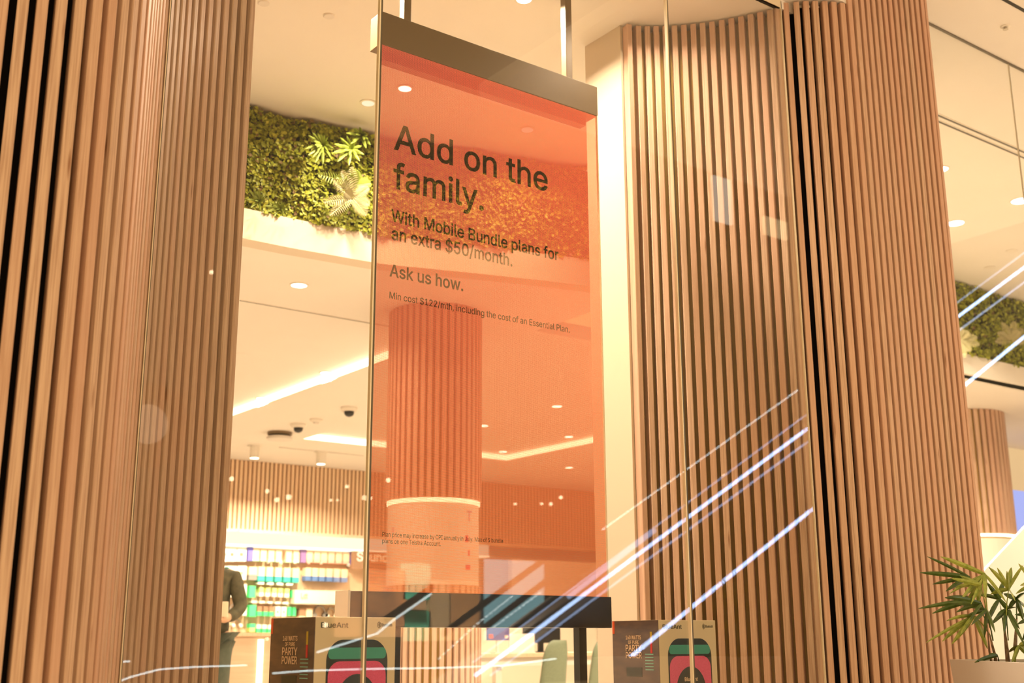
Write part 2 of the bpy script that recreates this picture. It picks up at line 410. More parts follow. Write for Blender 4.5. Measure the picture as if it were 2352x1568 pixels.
# walls
struct('wall_back', MB().box(0.4, 18.1, 14.75, 14.9, 0, H + 2.9), M['plaster'])
struct('wall_left', MB().box(0.3, 0.45, 4.7, 14.8, 0, ZU), M['plaster'])
struct('wall_right', MB().box(18, 18.1, 3.6, 14.8, 0, ZO), M['plaster'])
struct('wall_wing', MB().prism([(3.875, 4.22), (3.93, 4.22), (3.99, 4.51), (3.875, 4.51)], 0, ZU), M['wall_paint'])
struct('wall_nib', MB().prism([(3.93, 4.24), (4.10, 4.18), (4.9, 4.5), (4.9, 4.6), (3.98, 4.51)], 0, ZU), M['white'])

# ================================================================ SLATTED PILLARS
def slat_screen(path, zt, name_parent, z0=0.0, width=0.030, depth=0.050, tm='timber', ztops=None):
    """one slat per path point; each runs back along the path, its body behind the face"""
    mb = MB(); edge = []
    for i in range(1, len(path)):
        p = Vector((*path[i], 0)); q = Vector((*path[i - 1], 0)); d = (q - p).normalized()
        n = Vector((d.y, -d.x, 0))
        if n.dot(p) < 0: n = -n
        # n points away from the street: keep the side that continues the previous slat
        if edge and n.dot(edge[-1]) < 0: n = -n
        edge.append(n)
        a, b = p, p + d * width; c = 0.003
        poly = [a + n * c, a + d * c, b - d * c, b + n * c, b + n * depth, a + n * depth]
        mb.prism([(v.x, v.y) for v in poly], z0, (ztops[i] if ztops else zt), 0, random.random())
    return mb, edge
Lpx = [27.5, 73.5, 118, 161, 207.5, 245, 278, 305, 326.8, 344.4, 355.5, 362.5, 367.3, 373, 380.4, 388, 396, 408.4, 420.8, 434.3, 448.6, 463.9, 480.5, 498, 515.6, 534.7, 553.8, 574.9, 594.6]
pathL = [(0.642, 3.205), (0.692, 3.195), (0.742, 3.187), (0.792, 3.181), (0.843, 3.177), (0.892, 3.183), (0.939, 3.202), (0.981, 3.228), (1.019, 3.26), (1.054, 3.296), (1.082, 3.338), (1.106, 3.382), (1.128, 3.427), (1.151, 3.471), (1.176, 3.515), (1.201, 3.557), (1.227, 3.6), (1.259, 3.638), (1.292, 3.677), (1.326, 3.713), (1.361, 3.748), (1.398, 3.782), (1.437, 3.813), (1.478, 3.843), (1.519, 3.872), (1.562, 3.897), (1.605, 3.922), (1.651, 3.942), (1.696, 3.964)]
pathL = [(0.642 - 0.0497 * k, 3.205 + 0.004 * k) for k in range(8, 0, -1)] + pathL
pL = empty('slatted_pillar', (1.0, 3.6, 0), 'pillar clad in vertical timber slats on the left, curving in through the glass', 'pillar')
mb, nn = slat_screen(pathL, ZO, pL)
mb.build('slat_screen', M['timber'], pL)
def backing(path, nn, off, close):
    b = [(path[i + 1][0] + nn[i].x * off, path[i + 1][1] + nn[i].y * off) for i in range(len(nn))]
    return b + close
bl = backing(pathL, nn, 0.051, [])
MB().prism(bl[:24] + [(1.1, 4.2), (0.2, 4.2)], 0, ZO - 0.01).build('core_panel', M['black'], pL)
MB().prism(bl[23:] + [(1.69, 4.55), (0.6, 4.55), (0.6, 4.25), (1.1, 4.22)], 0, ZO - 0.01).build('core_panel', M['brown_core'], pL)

# right pillar: inner half follows the ceiling line, outer half bulges to the street
def interp(tab, x):
    for a, b in zip(tab, tab[1:]):
        if a[0] <= x <= b[0]: t = (x - a[0]) / (b[0] - a[0]); return a[1] + (b[1] - a[1]) * t
    return tab[0][1] if x < tab[0][0] else tab[-1][1]
ceil_tab = [(1440, 50), (1460, 55), (1480, 58), (1510, 58.5), (1535, 57.5), (1570, 56.5), (1600, 53.5), (1640, 49), (1700, 39), (1745, 29), (1788, 20)]
inner_px = [1440.5, 1459.1, 1480.4, 1500.8, 1520.9, 1541.9, 1562.9, 1584.1, 1605.7, 1627.1, 1648.7, 1670.9, 1693.0, 1715.1, 1736.8, 1758.9, 1781.4]
pathRi = []
for x in inner_px:
    x0 = x - 1.5; p = onZ(x0, interp(ceil_tab, x0), ZU); pathRi.append((p.x, p.y))
pathRo = [(4.438, 3.60), (4.482, 3.575), (4.515, 3.534), (4.552, 3.5), (4.592, 3.471), (4.634, 3.443), (4.678, 3.42), (4.725, 3.402), (4.774, 3.393)] + [(4.774 + 0.05 * k, 3.391 - 0.0006 * k) for k in range(1, 14)]
pathR = pathRi + pathRo
# round the far corner
pathR += [(5.47, 3.395), (5.51, 3.43), (5.53, 3.475), (5.54, 3.525), (5.545, 3.575), (5.545, 3.625), (5.54, 3.675)]
zt = [ZU - 0.012] * 17 + [H + 3.23] * 8 + [ZO - 0.005] * 40
pR = empty('slatted_pillar', (4.7, 3.8, 0), 'wide wavy pillar of vertical timber slats at right, half behind the glass', 'pillar')
mb, nn = slat_screen(pathR, ZU, pR, ztops=zt)
mb.build('slat_screen', M['timber'], pR)
bk = [(pathR[i + 1][0] + nn[i].x * 0.051, pathR[i + 1][1] + nn[i].y * 0.051) for i in range(len(nn))]
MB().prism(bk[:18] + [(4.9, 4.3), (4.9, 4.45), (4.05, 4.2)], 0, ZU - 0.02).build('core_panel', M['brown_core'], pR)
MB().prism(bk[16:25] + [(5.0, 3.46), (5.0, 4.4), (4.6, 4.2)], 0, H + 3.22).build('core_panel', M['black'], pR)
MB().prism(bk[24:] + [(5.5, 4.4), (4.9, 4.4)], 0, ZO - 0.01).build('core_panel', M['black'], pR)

# ================================================================ SHOPFRONT GLASS
def pane(n, x0, x1, z1):
    o = struct('window_%d' % n, MB().box(x0, x1, 3.594, 3.606, 0.02, z1), M['glass']); return o
M['joint'] = mat('clear_joint', (0.80, 0.70, 0.52), 0.25, 0.0)
M['joint_dark'] = mat('joint_seal', (0.10, 0.08, 0.05), 0.4)
pane(1, 1.232, 2.046, H + 3.24); pane(2, 2.060, 3.599, H + 3.24); pane(3, 3.611, 4.436, H + 3.24)
pane(4, 5.545, 6.640, ZO); pane(5, 6.652, 9.4, ZO)
for k, x in enumerate((2.053, 3.605, 6.646)):
    zt_ = H + 3.24 if k < 2 else ZO
    e_ = 0.0065 if k < 2 else 0.004; f_ = 0.008 if k < 2 else 0.003
    j = struct('trim_%d' % (k + 4), MB().box(x - e_, x - 0.001, 3.6 - f_, 3.6 + f_, 0.02, zt_, 0).box(x - 0.001, x + e_, 3.6 - f_, 3.6 + f_, 0.02, zt_, 1), [M['joint'], M['joint_dark']])
for k, (x, zt_) in enumerate(((1.2295, H + 3.24), (4.4385, H + 3.23))):
    struct('trim_%d' % (k + 8), MB().box(x - 0.003, x, 3.590, 3.610, 0.02, zt_, 0).box(x, x + 0.0025, 3.590, 3.610, 0.02, zt_, 1), [M['joint'], M['joint_dark']])
struct('trim_10', MB().box(1.3, 4.43, 3.585, 3.615, H + 3.19, H + 3.24), M['joint'])
struct('trim_11', MB().box(5.6, 9.4, 3.590, 3.606, ZO - 0.008, ZO), M['joint_dark'])

# ================================================================ HANGING DISPLAY
D0 = empty('hanging_display', (2.97, 4.15, 0), 'tall transparent orange LED advertising screen hung between dark grey bars', 'display')
YS = 4.105
MB().box(2.344, 3.599, 4.10, 4.195, H + 2.540, H + 2.700).build('top_bar', M['metal'], D0, bevel=0.003)
MB().box(2.39, 3.56, 4.15, 4.195, H + 2.497, H + 2.54).build('rear_rail', M['metal'], D0)
MB().box(2.272, 3.612, 4.10, 4.20, H + 0.051, H + 0.188).build('bottom_bar', M['metal_black'], D0, bevel=0.004)
MB().box(2.262, 2.272, 4.098, 4.202, H + 0.041, H + 0.190).build('end_cap', M['steel'], D0)
for x in (2.494, 3.440):
    MB().box(x - 0.020, x + 0.020, 4.125, 4.165, H + 2.70, ZU).build('pole', M['metal'], D0, bevel=0.003)
for x in (2.50, 3.464):
    o = MB().box(x - 0.021, x + 0.021, 4.13, 4.17, 0.0, H + 0.051).build('post', M['metal_black'], D0)
MB().box(2.336, 2.343, 4.095, 4.115, H + 0.188, H + 2.54).build('side_strip', M['metal_black'], D0)
M['glow_red'] = glow('screen_edge_glow', (1.0, 0.10, 0.03), 0.9)
MB().box(2.343, 2.3475, 4.098, 4.110, H + 0.188, H + 2.54).build('edge_line', M['glow_red'], D0)  # red line of the screen's glass edge, given its own emission
MB().box(3.590, 3.5945, 4.098, 4.110, H + 0.188, H + 2.54).build('edge_line', M['joint'], D0)  # plain cream edge, does not emit
lines = [('Add on the', 2.426, 2.063, 0.124, 3.276), ('family.', 2.426, 1.884, 0.122, 2.903), ('With Mobile Bundle plans for', 2.420, 1.731, 0.058, 3.336),
         ('an extra $50/month.', 2.424, 1.651, 0.058, 3.064), ('Ask us how.', 2.418, 1.486, 0.056, 2.794),
         ('Min cost $122/mth, including the cost of an Essential Plan.', 2.420, 1.390, 0.030, 3.396),
         ('Plan price may increase by CPI annually in July. Max of 5 bundle', 2.412, 0.402, 0.0185, 3.008), ('plans on one Telstra Account.', 2.412, 0.376, 0.0185, 2.690)]
X0, Z0 = 2.3475, H + 0.188
spl = []
for body, xa, zb, cap, xb in lines:
    spl += fit_splines(body, xa - X0, zb + H - Z0, cap, xb - xa, fat=0.022 if cap > 0.1 else (0.030 if cap > 0.05 else 0.018))
W_, H_ = 3.590 - X0, 2.54 - 0.188
ink, lit = triangulate(spl, (0, 0, W_, H_))
bl_ = [l[2] + H - Z0 - l[3] * 0.45 for l in lines]
rows_ = [[] for _ in lines]
for t_ in ink:
    yc = sum(p[1] for p in t_) / len(t_); rows_[max([i for i, y in enumerate(bl_) if yc < 9 and yc >= y] and [min((i for i, y in enumerate(bl_) if yc >= y), key=lambda i: yc - bl_[i])] or [len(lines) - 1])].append(t_)
for nm, tr_, m_ in [('led_panel', lit, M['led_lit'])] + [('lettering', r_, M['led_off']) for r_ in rows_ if r_]:
    me = flat_mesh(nm, tr_, m_)
    o = bpy.data.objects.new(nm, me); C.objects.link(o); o.parent = D0
    o.location = Vector((X0, YS, Z0)) - D0.location; o.rotation_euler = (PI / 2, 0, 0)
    if nm == 'lettering': o['label'] = 'line of dark advertising text'

# ================================================================ LOUDSPEAKER BOXES IN THE WINDOW
struct('trim_12', MB().box(1.74, 3.95, 3.63, 4.09, 0.0, 0.40), M['white'])      # window plinth
BW, BD, BH = 0.330, 0.300, H + 0.080 - 0.40
M['card_side'] = noisy('side_card', (0.085, 0.06, 0.06), (0.14, 0.09, 0.075), 9, 0.22, (1, 1, 3))
M['pink'] = noisy('pink_grille', (0.62, 0.07, 0.18), (0.72, 0.10, 0.24), 300, 0.5)
M['teal'] = mat('teal_rubber', (0.05, 0.30, 0.24), 0.45)
M['blk_print'] = mat('black_print', (0.02, 0.025, 0.02), 0.35)
M['orange_p'] = mat('orange_print', (0.75, 0.10, 0.02), 0.5); M['yellow_p'] = mat('yellow_print', (0.62, 0.45, 0.03), 0.5)
M['red_p'] = mat('red_print', (0.62, 0.02, 0.02), 0.5); M['aqua_p'] = mat('aqua_print', (0.22, 0.50, 0.46), 0.5)
M['sand_p'] = mat('sand_print', (0.85, 0.62, 0.42), 0.6)
def rounded(w, h, r, seg=6, top_only=False, bulge=0.0):
    pts = []
    for cx, cy, a0 in ((w / 2 - r, -h / 2 + r, -90), (w / 2 - r, h / 2 - r, 0), (-w / 2 + r, h / 2 - r, 90), (-w / 2 + r, -h / 2 + r, 180)):
        for k in range(seg + 1):
            a = math.radians(a0 + 90 * k / seg); x = cx + r * math.cos(a); y = cy + r * math.sin(a)
            if bulge and y > 0: y += bulge * math.cos(min(1, abs(x) / (w / 2)) * PI / 2)
            pts.append((x, y))
    return pts
def plate(poly, cx, cz, y0, y1, side=False):
    """thin printed plate standing in the box front plane (side: in the left side plane)"""
    mb = MB(); n = len(poly); v = []
    for yy in (y0, y1):
        for p in poly: v.append((yy, -(cx + p[0]), cz + p[1]) if side else (cx + p[0], yy, cz + p[1]))
    mb.add(v, [tuple(range(n)), tuple(range(n, 2 * n))[::-1]] + [(i, n + i, n + (i + 1) % n, (i + 1) % n) for i in range(n)])
    return mb
def speaker_box(corner, rz, label):
    """local frame: origin at the near corner on the plinth, +x along the cream front, +y back along the dark side"""
    t = empty('speaker_box', (corner[0], corner[1], 0.40), label, 'box', 'loudspeaker cartons in the window', rz, True)
    MB().box(0, BW, 0, BD, 0, BH).build('carton', M['cream'], t, bevel=0.002)
    side = MB().box(-0.0015, 0, 0.0015, BD - 0.001, 0.001, BH - 0.001).build('side_panel', M['card_side'], t)
    f = -0.0012
    text_obj('logo_print', 'BlueAnt', 0.0175, M['ink'], t, (0.021, f, BH - 0.036), (PI / 2, 0, 0), width=0.109, fat=0.012)
    text_obj('logo_print', 'Bluetooth', 0.011, M['ink'], t, (BW - 0.062, f, BH - 0.031), (PI / 2, 0, 0), width=0.045, fat=0.0)
    # oval badge with the rune beside the word
    bm_ = MB()
    for a, b in zip([(-.0035, .0035), (.0035, -.0035), (0, -.007), (0, .007), (.0035, .0035)], [(.0035, -.0035), (0, -.007), (0, .007), (.0035, .0035), (-.0035, -.0035)]):
        bm_.tube([(BW - 0.072 + a[0], f, BH - 0.026 + a[1]), (BW - 0.072 + b[0], f, BH - 0.026 + b[1])], 0.0007, 4)
    ov = [(BW - 0.072 + 0.0065 * math.cos(k * PI / 8), f, BH - 0.026 + 0.0105 * math.sin(k * PI / 8)) for k in range(17)]
    bm_.tube(ov, 0.0008, 4).build('badge_print', M['ink'], t)
    cx = BW * 0.52; top = BH - 0.074
    hs = top - 0.03
    sp = plate(rounded(0.250, hs, 0.06, bulge=0.012), cx, 0.02 + hs / 2, -0.0010, -0.0002).build('speaker_print', M['blk_print'], t)
    band = plate(rounded(0.236, 0.036, 0.014, bulge=0.010), cx, BH - 0.122, -0.0016, -0.0009).build('teal_band', M['teal'], sp)
    plate(rounded(0.236, BH - 0.180, 0.045, bulge=0.004), cx, 0.03 + (BH - 0.180) / 2, -0.0022, -0.0009).build('grille_print', M['pink'], sp)
    circ = [(0.085 * math.cos(k * PI / 16), 0.10 * math.sin(k * PI / 16)) for k in range(32)]
    plate(circ, cx, BH - 0.290, -0.0030, -0.0021).build('cone_print', M['blk_print'], sp)
    text_obj('logo_print', 'BlueAnt', 0.016, M['sand_p'], sp, (cx, -0.0032, BH - 0.250), (PI / 2, 0, 0), width=0.075, align='C')
    # dark side (rotated lettering plane: text reads from the back edge towards the front corner)
    rs = (PI / 2, 0, -PI / 2); xs = -0.0028
    for s_, cap, wd, z_ in (('160 WATTS', 0.0165, 0.098, 0.079), ('OF PURE', 0.0135, 0.068, 0.097), ('PARTY', 0.026, 0.102, 0.127), ('POWER', 0.026, 0.102, 0.157)):
        text_obj('slogan_print', s_, cap, M['sand_p'], side, (xs, 0.160, BH - z_), rs, width=wd, align='C', fat=0.022)
    MB().box(xs, -0.0015, BD - 0.016, BD - 0.002, BH - 0.055, BH - 0.002).build('corner_print', M['orange_p'], side)
    MB().box(xs, -0.0015, 0.042, 0.053, BH - 0.092, BH - 0.048).build('level_print', M['yellow_p'], side)
    MB().box(xs, -0.0015, 0.042, 0.053, BH - 0.135, BH - 0.092).build('level_print', M['red_p'], side)
    for k in range(6):
        MB().box(xs, -0.0015, 0.036, 0.088, BH - 0.142 - 0.0125 * k, BH - 0.138 - 0.0125 * k).build('stripe_print', M['aqua_p'], side)
    MB().box(xs, -0.0013, 0.11, 0.21, BH - 0.232, BH - 0.195).build('handle_slot', M['blk_print'], side, bevel=0.0)
    return t
speaker_box((1.914, 3.688), math.radians(3.79), 'cream and dark loudspeaker carton in the window, left of the glass joint under the screen')
speaker_box((3.519, 3.702), math.radians(-1.38), 'cream and dark loudspeaker carton in the window, at the foot of the slatted pillar')

# ================================================================ CEILING FITTINGS
NL = [0]
def lamp_obj(name, loc, power, size, kind='AREA', col=LC, spread=None, parent=None):
    l = bpy.data.lights.new(name, kind); l.energy = power; l.color = col
    if kind == 'AREA': l.shape = 'DISK'; l.size = size; l.spread = spread or math.radians(150)
    else: l.shadow_soft_size = size
    o = bpy.data.objects.new(name, l); C.objects.link(o); o.location = loc
    if parent: o.parent = parent; o.location = Vector(loc) - parent.location
    return o
def downlight(x, y, z, r, label, power=60, lens='lamp', group='recessed downlights in the lower shop ceiling', trim=0.012):
    t = empty('downlight', (x, y, z), label, 'ceiling light', group)
    MB().lathe([(r + trim, 0.0), (r + trim, -0.004), (r, -0.006), (r - 0.004, -0.002), (r - 0.004, 0.0)], 28, (x, y, z - 0.0005)).build('trim_ring', M['white'], t, smooth=False)
    MB().lathe([(r - 0.002, 0.0), (r - 0.002, -0.0045)], 28, (x, y, z - 0.002)).build('lens', M[lens], t)
    if power: lamp_obj('lamp', (x, y, z - 0.03), power * 1.1, 0.12, parent=t)
    return t
def at(px, py, z): p = onZ(px, py, z); return p.x, p.y
# upper ceiling in the window zone
for (px, py), lb, pw, ln in (((1210, -3), 'bright recessed downlight above the hanging screen, cut by the top of the frame', 48, 'lamp'),
                             ((850, 233), 'dull recessed downlight just left of the screen above the planted band', 22, 'lamp_dim'),
                             ((935, 200), 'round downlight seen through the top left of the orange screen', 18, 'lamp'),
                             ((1215, 297), 'small round downlight seen through the screen above its heading', 22, 'lamp_dim')):
    x, y = at(px, py, ZU); downlight(x, y, ZU, 0.040, lb, pw, ln, 'downlights in the high window ceiling')
for x, y, pw, lb in ((2.15, 4.35, 105, 'added downlight in the high window ceiling above the frame, brightening the left pillar'), (3.80, 3.82, 9, 'added downlight in the high window ceiling above the frame, brightening the right pillar')):  # unseen lamps added to brighten the slats inside the glass
    downlight(x, y, ZU, 0.040, lb, pw, 'lamp', 'downlights in the high window ceiling')
for (px, py), lb in (((762, 33), 'round white ceiling cover plate nearer the screen, left of its top bar'), ((612, 2), 'round white ceiling cover plate at the top edge beside the left pillar')):
    x, y = at(px, py, ZU)
    t = empty('cover_plate', (x, y, ZU), lb, 'ceiling plate', 'cover plates in the high ceiling')
    MB().lathe([(0.030, 0), (0.030, -0.004), (0.026, -0.007)], 24, (x, y, ZU)).build('disc', M['soffit'], t)
    MB().lathe([(0.034, 0), (0.034, -0.002)], 24, (x, y, ZU)).build('rim', M['white'], t)
# lower ceiling
low = [((688, 650), ZL, 'downlight in the lower ceiling under the planted band, left of the screen', 50),
       ((749, 852), ZL, 'downlight just above the lit ceiling cove, nearer the screen', 50), ((601, 909), ZL, 'downlight just above the lit ceiling cove, nearer the left pillar', 45),
       ((973, 716), ZL, 'downlight seen through the screen in front of the round column', 50),
       ((1278, 933), ZL, 'downlight seen through the screen, highest of the group right of the column', 60), ((1305, 1003), ZL, 'downlight seen through the screen, just above the lit cove corner line', 50),
       ((1109, 976), ZL, 'downlight seen at the edge of the round column through the screen', 50), ((1153, 1036), ZL, 'downlight seen through the screen right above the lit cove corner', 40),
       ((1305, 1074), ZL - 0.08, 'downlight seen through the screen below the lit cove', 40)]
for (px, py), z, lb, pw in low:
    x, y = at(px, py, z); downlight(x, y, z, 0.055, lb, pw * 0.8)
# downlights above the floor between, out of the street's sight line but lighting the shop
for x, y in ((3.0, 9.5), (3.0, 12.0), (7.4, 11.0)):
    pass
# slots
def slot(n, p0, p1, z, wd):
    a = onZ(*p0, z); b = onZ(*p1, z)
    t = empty('air_slot', ((a.x + b.x) / 2, (a.y + b.y) / 2, z), n, 'ceiling vent', 'linear air slots in the ceilings')
    MB().box(a.x, b.x, a.y - wd / 2, a.y + wd / 2, z - 0.003, z + 0.001).build('grille', M['slot'], t)
    MB().box(a.x, b.x, a.y - wd * 0.8, a.y - wd / 2, z - 0.005, z + 0.001).build('frame', M['white'], t)
slot('thin dark air slot in the lower ceiling left of the screen', (552, 684), (1100, 770), ZL, 0.018)
slot('thin dark air slot near the slatted back wall, left of the screen', (640, 1022), (838, 1042), zr, 0.03)
for k, (pa, pb) in enumerate((((2150, 282), (2420, 400)), ((2150, 268), (2420, 387)))):
    slot('twin dark air slot in the high ceiling at right, ' + ('nearer line of the two' if k else 'farther line of the two'), pa, pb, ZO, 0.022)
# LED coves
def cove(label, x0, x1, y0, y1):
    t = empty('led_cove', ((x0 + x1) / 2, (y0 + y1) / 2, zr), label, 'cove light', 'lit coves round the ceiling raft')
    MB().box(x0, x1, y0, y1, zr + 0.008, ZL - 0.004).build('light_strip', M['strip'], t)
    if x1 - x0 < y1 - y0: MB().box(x0 - 0.001, x1 + 0.001, y0, y1, zr, zr + 0.008).build('lip', M['white'], t)
    else: MB().box(x0, x1, y0 - 0.001, y1 + 0.001, zr, zr + 0.008).build('lip', M['white'], t)
    return t
cove('long bright cove running back across the ceiling left of the screen', 4.985, 4.999, 8.3, 14.5)
cove('bright cove along the back of the ceiling recess, either side of the screen edge', 6.27, 9.29, 12.585, 12.599)
cove('bright cove down the right of the ceiling recess, seen through the screen', 9.285, 9.299, 10.3, 12.58)
# right hand ceiling
for (px, py), r, lb, pw, ln in (((2197, 520), 0.072, 'oval-looking downlight beside the right pillar, lower of the pair', 90, 'lamp'), ((2347, 470), 0.075, 'downlight cut by the right edge of the frame', 80, 'lamp'),
                            ((2163, 396), 0.06, 'downlight half hidden by the edge of the right pillar', 60, 'lamp')):
    x, y = at(px, py, ZO); downlight(x, y, ZO, r, lb, pw * 1.9, ln, 'downlights in the high ceiling right of the pillar')
for (px, py), lb in (((2275, 623), 'round flush cover plate in the right ceiling near the planted band'), ((2325, 585), 'round flush cover plate in the right ceiling, nearer the frame edge')):
    x, y = at(px, py, ZO)
    t = empty('cover_plate', (x, y, ZO), lb, 'ceiling plate', 'cover plates in the right ceiling')
    MB().lathe([(0.055, 0), (0.055, -0.003)], 28, (x, y, ZO)).build('rim', M['soffit'], t)
    MB().lathe([(0.046, 0), (0.046, -0.005)], 28, (x, y, ZO)).build('disc', M['white'], t)
p = onZ(2315, 70, ZO)
t = empty('sprinkler', p, 'small sprinkler head in the soffit outside the glass at top right', 'sprinkler')
MB().lathe([(0.028, 0), (0.028, -0.004), (0.022, -0.006)], 24, p).build('rose', M['white'], t)
MB().lathe([(0.012, -0.006), (0.010, -0.012), (0.016, -0.020), (0.016, -0.022)], 16, p).build('head', M['steel'], t)
a = onZ(2282, -5, ZO - 0.002); b = onZ(2420, 70, ZO - 0.002)
tag(MB().box(a.x, b.x, a.y - 0.02, a.y, ZO - 0.004, ZO + 0.001).build('soffit_joint', M['slot']), 'thin dark line in the outside soffit at top right', 'vent')
# ceiling devices behind the window
def dome(px, py, lb):
    x, y = at(px, py, zr)
    t = empty('security_camera', (x, y, zr), lb, 'security camera', 'dome cameras on the ceiling raft')
    MB().lathe([(0.085, 0), (0.085, -0.02), (0.07, -0.045)], 24, (x, y, zr)).build('housing', M['white'], t)
    MB().lathe([(0.052, -0.045), (0.05, -0.07), (0.035, -0.09), (0.012, -0.1)], 20, (x, y, zr)).build('dome', M['metal_black'], t, smooth=True)
dome(801, 932, 'white dome camera with dark eye, nearer the screen'); dome(684, 969, 'white dome camera with dark eye, farther from the screen')
x, y = at(641, 988, zr); t = empty('ceiling_speaker', (x, y, zr), 'round two-tier fitting on the ceiling, left of the dome cameras', 'ceiling fitting')
MB().lathe([(0.14, 0), (0.14, -0.03), (0.11, -0.035)], 28, (x, y, zr)).build('body', M['metal'], t)
MB().lathe([(0.13, -0.05), (0.15, -0.06), (0.15, -0.085), (0.1, -0.09)], 28, (x, y, zr)).build('diffuser', M['soffit'], t)
x, y = at(725, 958, zr); t = empty('smoke_detector', (x, y, zr), 'small white smoke detector between the dome cameras', 'smoke detector')
MB().lathe([(0.07, 0), (0.07, -0.02), (0.05, -0.035)], 24, (x, y, zr)).build('base', M['white'], t)
MB().lathe([(0.035, -0.035), (0.03, -0.055)], 20, (x, y, zr)).build('sensor', M['soffit'], t)
for px, py, lb in ((584, 1018, 'white cylinder spotlight above the slatted wall, by the left pillar'), (736, 1034, 'white cylinder spotlight above the slatted wall, by the screen')):
    x, y = at(px, py, zr)
    t = empty('spotlight', (x, y, zr), lb, 'spotlight', 'cylinder spotlights by the back wall')
    MB().lathe([(0.09, 0), (0.09, -0.012)], 24, (x, y, zr)).build('canopy', M['white'], t)
    MB().lathe([(0.062, -0.012), (0.062, -0.15), (0.055, -0.155)], 24, (x, y, zr)).build('can', M['white'], t)
    MB().lathe([(0.05, -0.155), (0.05, -0.157)], 20, (x, y, zr)).build('lens', M['lamp'], t)
    lamp_obj('lamp', (x, y, zr - 0.18), 130, 0.1, parent=t)

# ================================================================ ROUND COLUMNS
def column(name, cx, cy, r, ztop, zring, zdrum0, zdrum1, label, pitch=0.052):
    t = empty(name, (cx, cy, 0), label, 'column')
    n = int(2 * PI * r / pitch)
    def slats(z0, z1):
        mb = MB()
        for k in range(n):
            a = 2 * PI * k / n; da = 0.5 * 0.60 * 2 * PI / n
            q = [((r - 0.03) * math.cos(a - da), (r - 0.03) * math.sin(a - da)), (r * math.cos(a - da), r * math.sin(a - da)), (r * math.cos(a + da), r * math.sin(a + da)), ((r - 0.03) * math.cos(a + da), (r - 0.03) * math.sin(a + da))]
            mb.prism([(cx + u, cy + v_) for u, v_ in q], z0, z1, 0, random.random())
        return mb
    slats(zring, ztop).build('slat_cladding', M['timber'], t)
    MB().lathe([(r - 0.032, 0), (r - 0.032, ztop)], 40, (cx, cy, 0)).build('core', M['brown_core'], t)
    MB().lathe([(r - 0.012, zring - 0.03), (r - 0.012, zring)], 48, (cx, cy, 0)).build('light_ring', M['strip'], t)
    MB().lathe([(r - 0.02, zdrum0), (r - 0.02, zdrum1)], 48, (cx, cy, 0)).build('drum', M['white'], t, smooth=False)
    if zdrum0 > 0.2: slats(0.0, zdrum0 - 0.005).build('slat_base', M['timber'], t)
    return t
c1 = column('round_column', 4.69, 7.26, 0.352, ZL - 0.002, H + 0.976, H + 0.376, H + 0.943, 'round slat-clad column with glowing ring and white drum, seen through the screen')
M['lilac'] = mat('lilac_print', (0.55, 0.30, 0.42), 0.5); M['pinkred'] = mat('pink_red_print', (0.75, 0.12, 0.16), 0.5)
for px, y0, y1, wd, mm in ((1075, 1172, 1176, .05, 'lilac'), (1074, 1176, 1196, .012, 'lilac'), (1068, 1228, 1244, .03, 'pinkred'), (1072, 1262, 1276, .02, 'pinkred'), (1070, 1296, 1307, .045, 'pinkred'), (900, 1208, 1220, .015, 'lilac')):
    q = onY(px, (y0 + y1) / 2, 7.0); d = Vector((q.x - 4.69, q.y - 7.26, 0)); s_ = ray(px, y0)
    # walk the sight line to the drum surface
    best = None
    for k in range(200):
        D = 6.6 + k * 0.01; u = onD(px, y0, D)
        if (u.x - 4.69) ** 2 + (u.y - 7.26) ** 2 < 0.334 ** 2: best = D; break
    if best is None: continue
    u = onD(px, y0, best); v_ = onD(px, y1, best); an = math.atan2(u.y - 7.26, u.x - 4.69); mb = MB()
    tx, ty = -math.sin(an), math.cos(an)
    mb.add([(u.x - tx * wd / 2 + 0.004 * math.cos(an), u.y - ty * wd / 2 + 0.004 * math.sin(an), v_.z), (u.x + tx * wd / 2 + 0.004 * math.cos(an), u.y + ty * wd / 2 + 0.004 * math.sin(an), v_.z),
            (u.x + tx * wd / 2 + 0.004 * math.cos(an), u.y + ty * wd / 2 + 0.004 * math.sin(an), u.z), (u.x - tx * wd / 2 + 0.004 * math.cos(an), u.y - ty * wd / 2 + 0.004 * math.sin(an), u.z)], [(0, 1, 2, 3)])
    mb.add([(q_[0] - 0.006 * math.cos(an), q_[1] - 0.006 * math.sin(an), q_[2]) for q_ in mb.v[:4]], [(3, 2, 1, 0)])
    mb.f += [(0, 1, 5, 4), (1, 2, 6, 5), (2, 3, 7, 6), (3, 0, 4, 7)]; mb.mi += [0] * 4
    mb.build('poster_print', M[mm], c1)
column('round_column', 12.66, 8.0, 0.52, H + 2.588, H + 1.15, 0.0, H + 1.10, 'pale slat-clad round column beyond the right pillar, ringed with light', 0.075)
# back of the shop at far right: planting and a blue screen
o = tag(MB().box(13.9, 16.6, 8.9, 8.96, H + 1.35, H + 1.98).build('wall_screen', glow('blue_screen', (0.45, 0.50, 1.0), 1.2)), 'blue lit screen beside the pale round column at the right edge', 'screen')
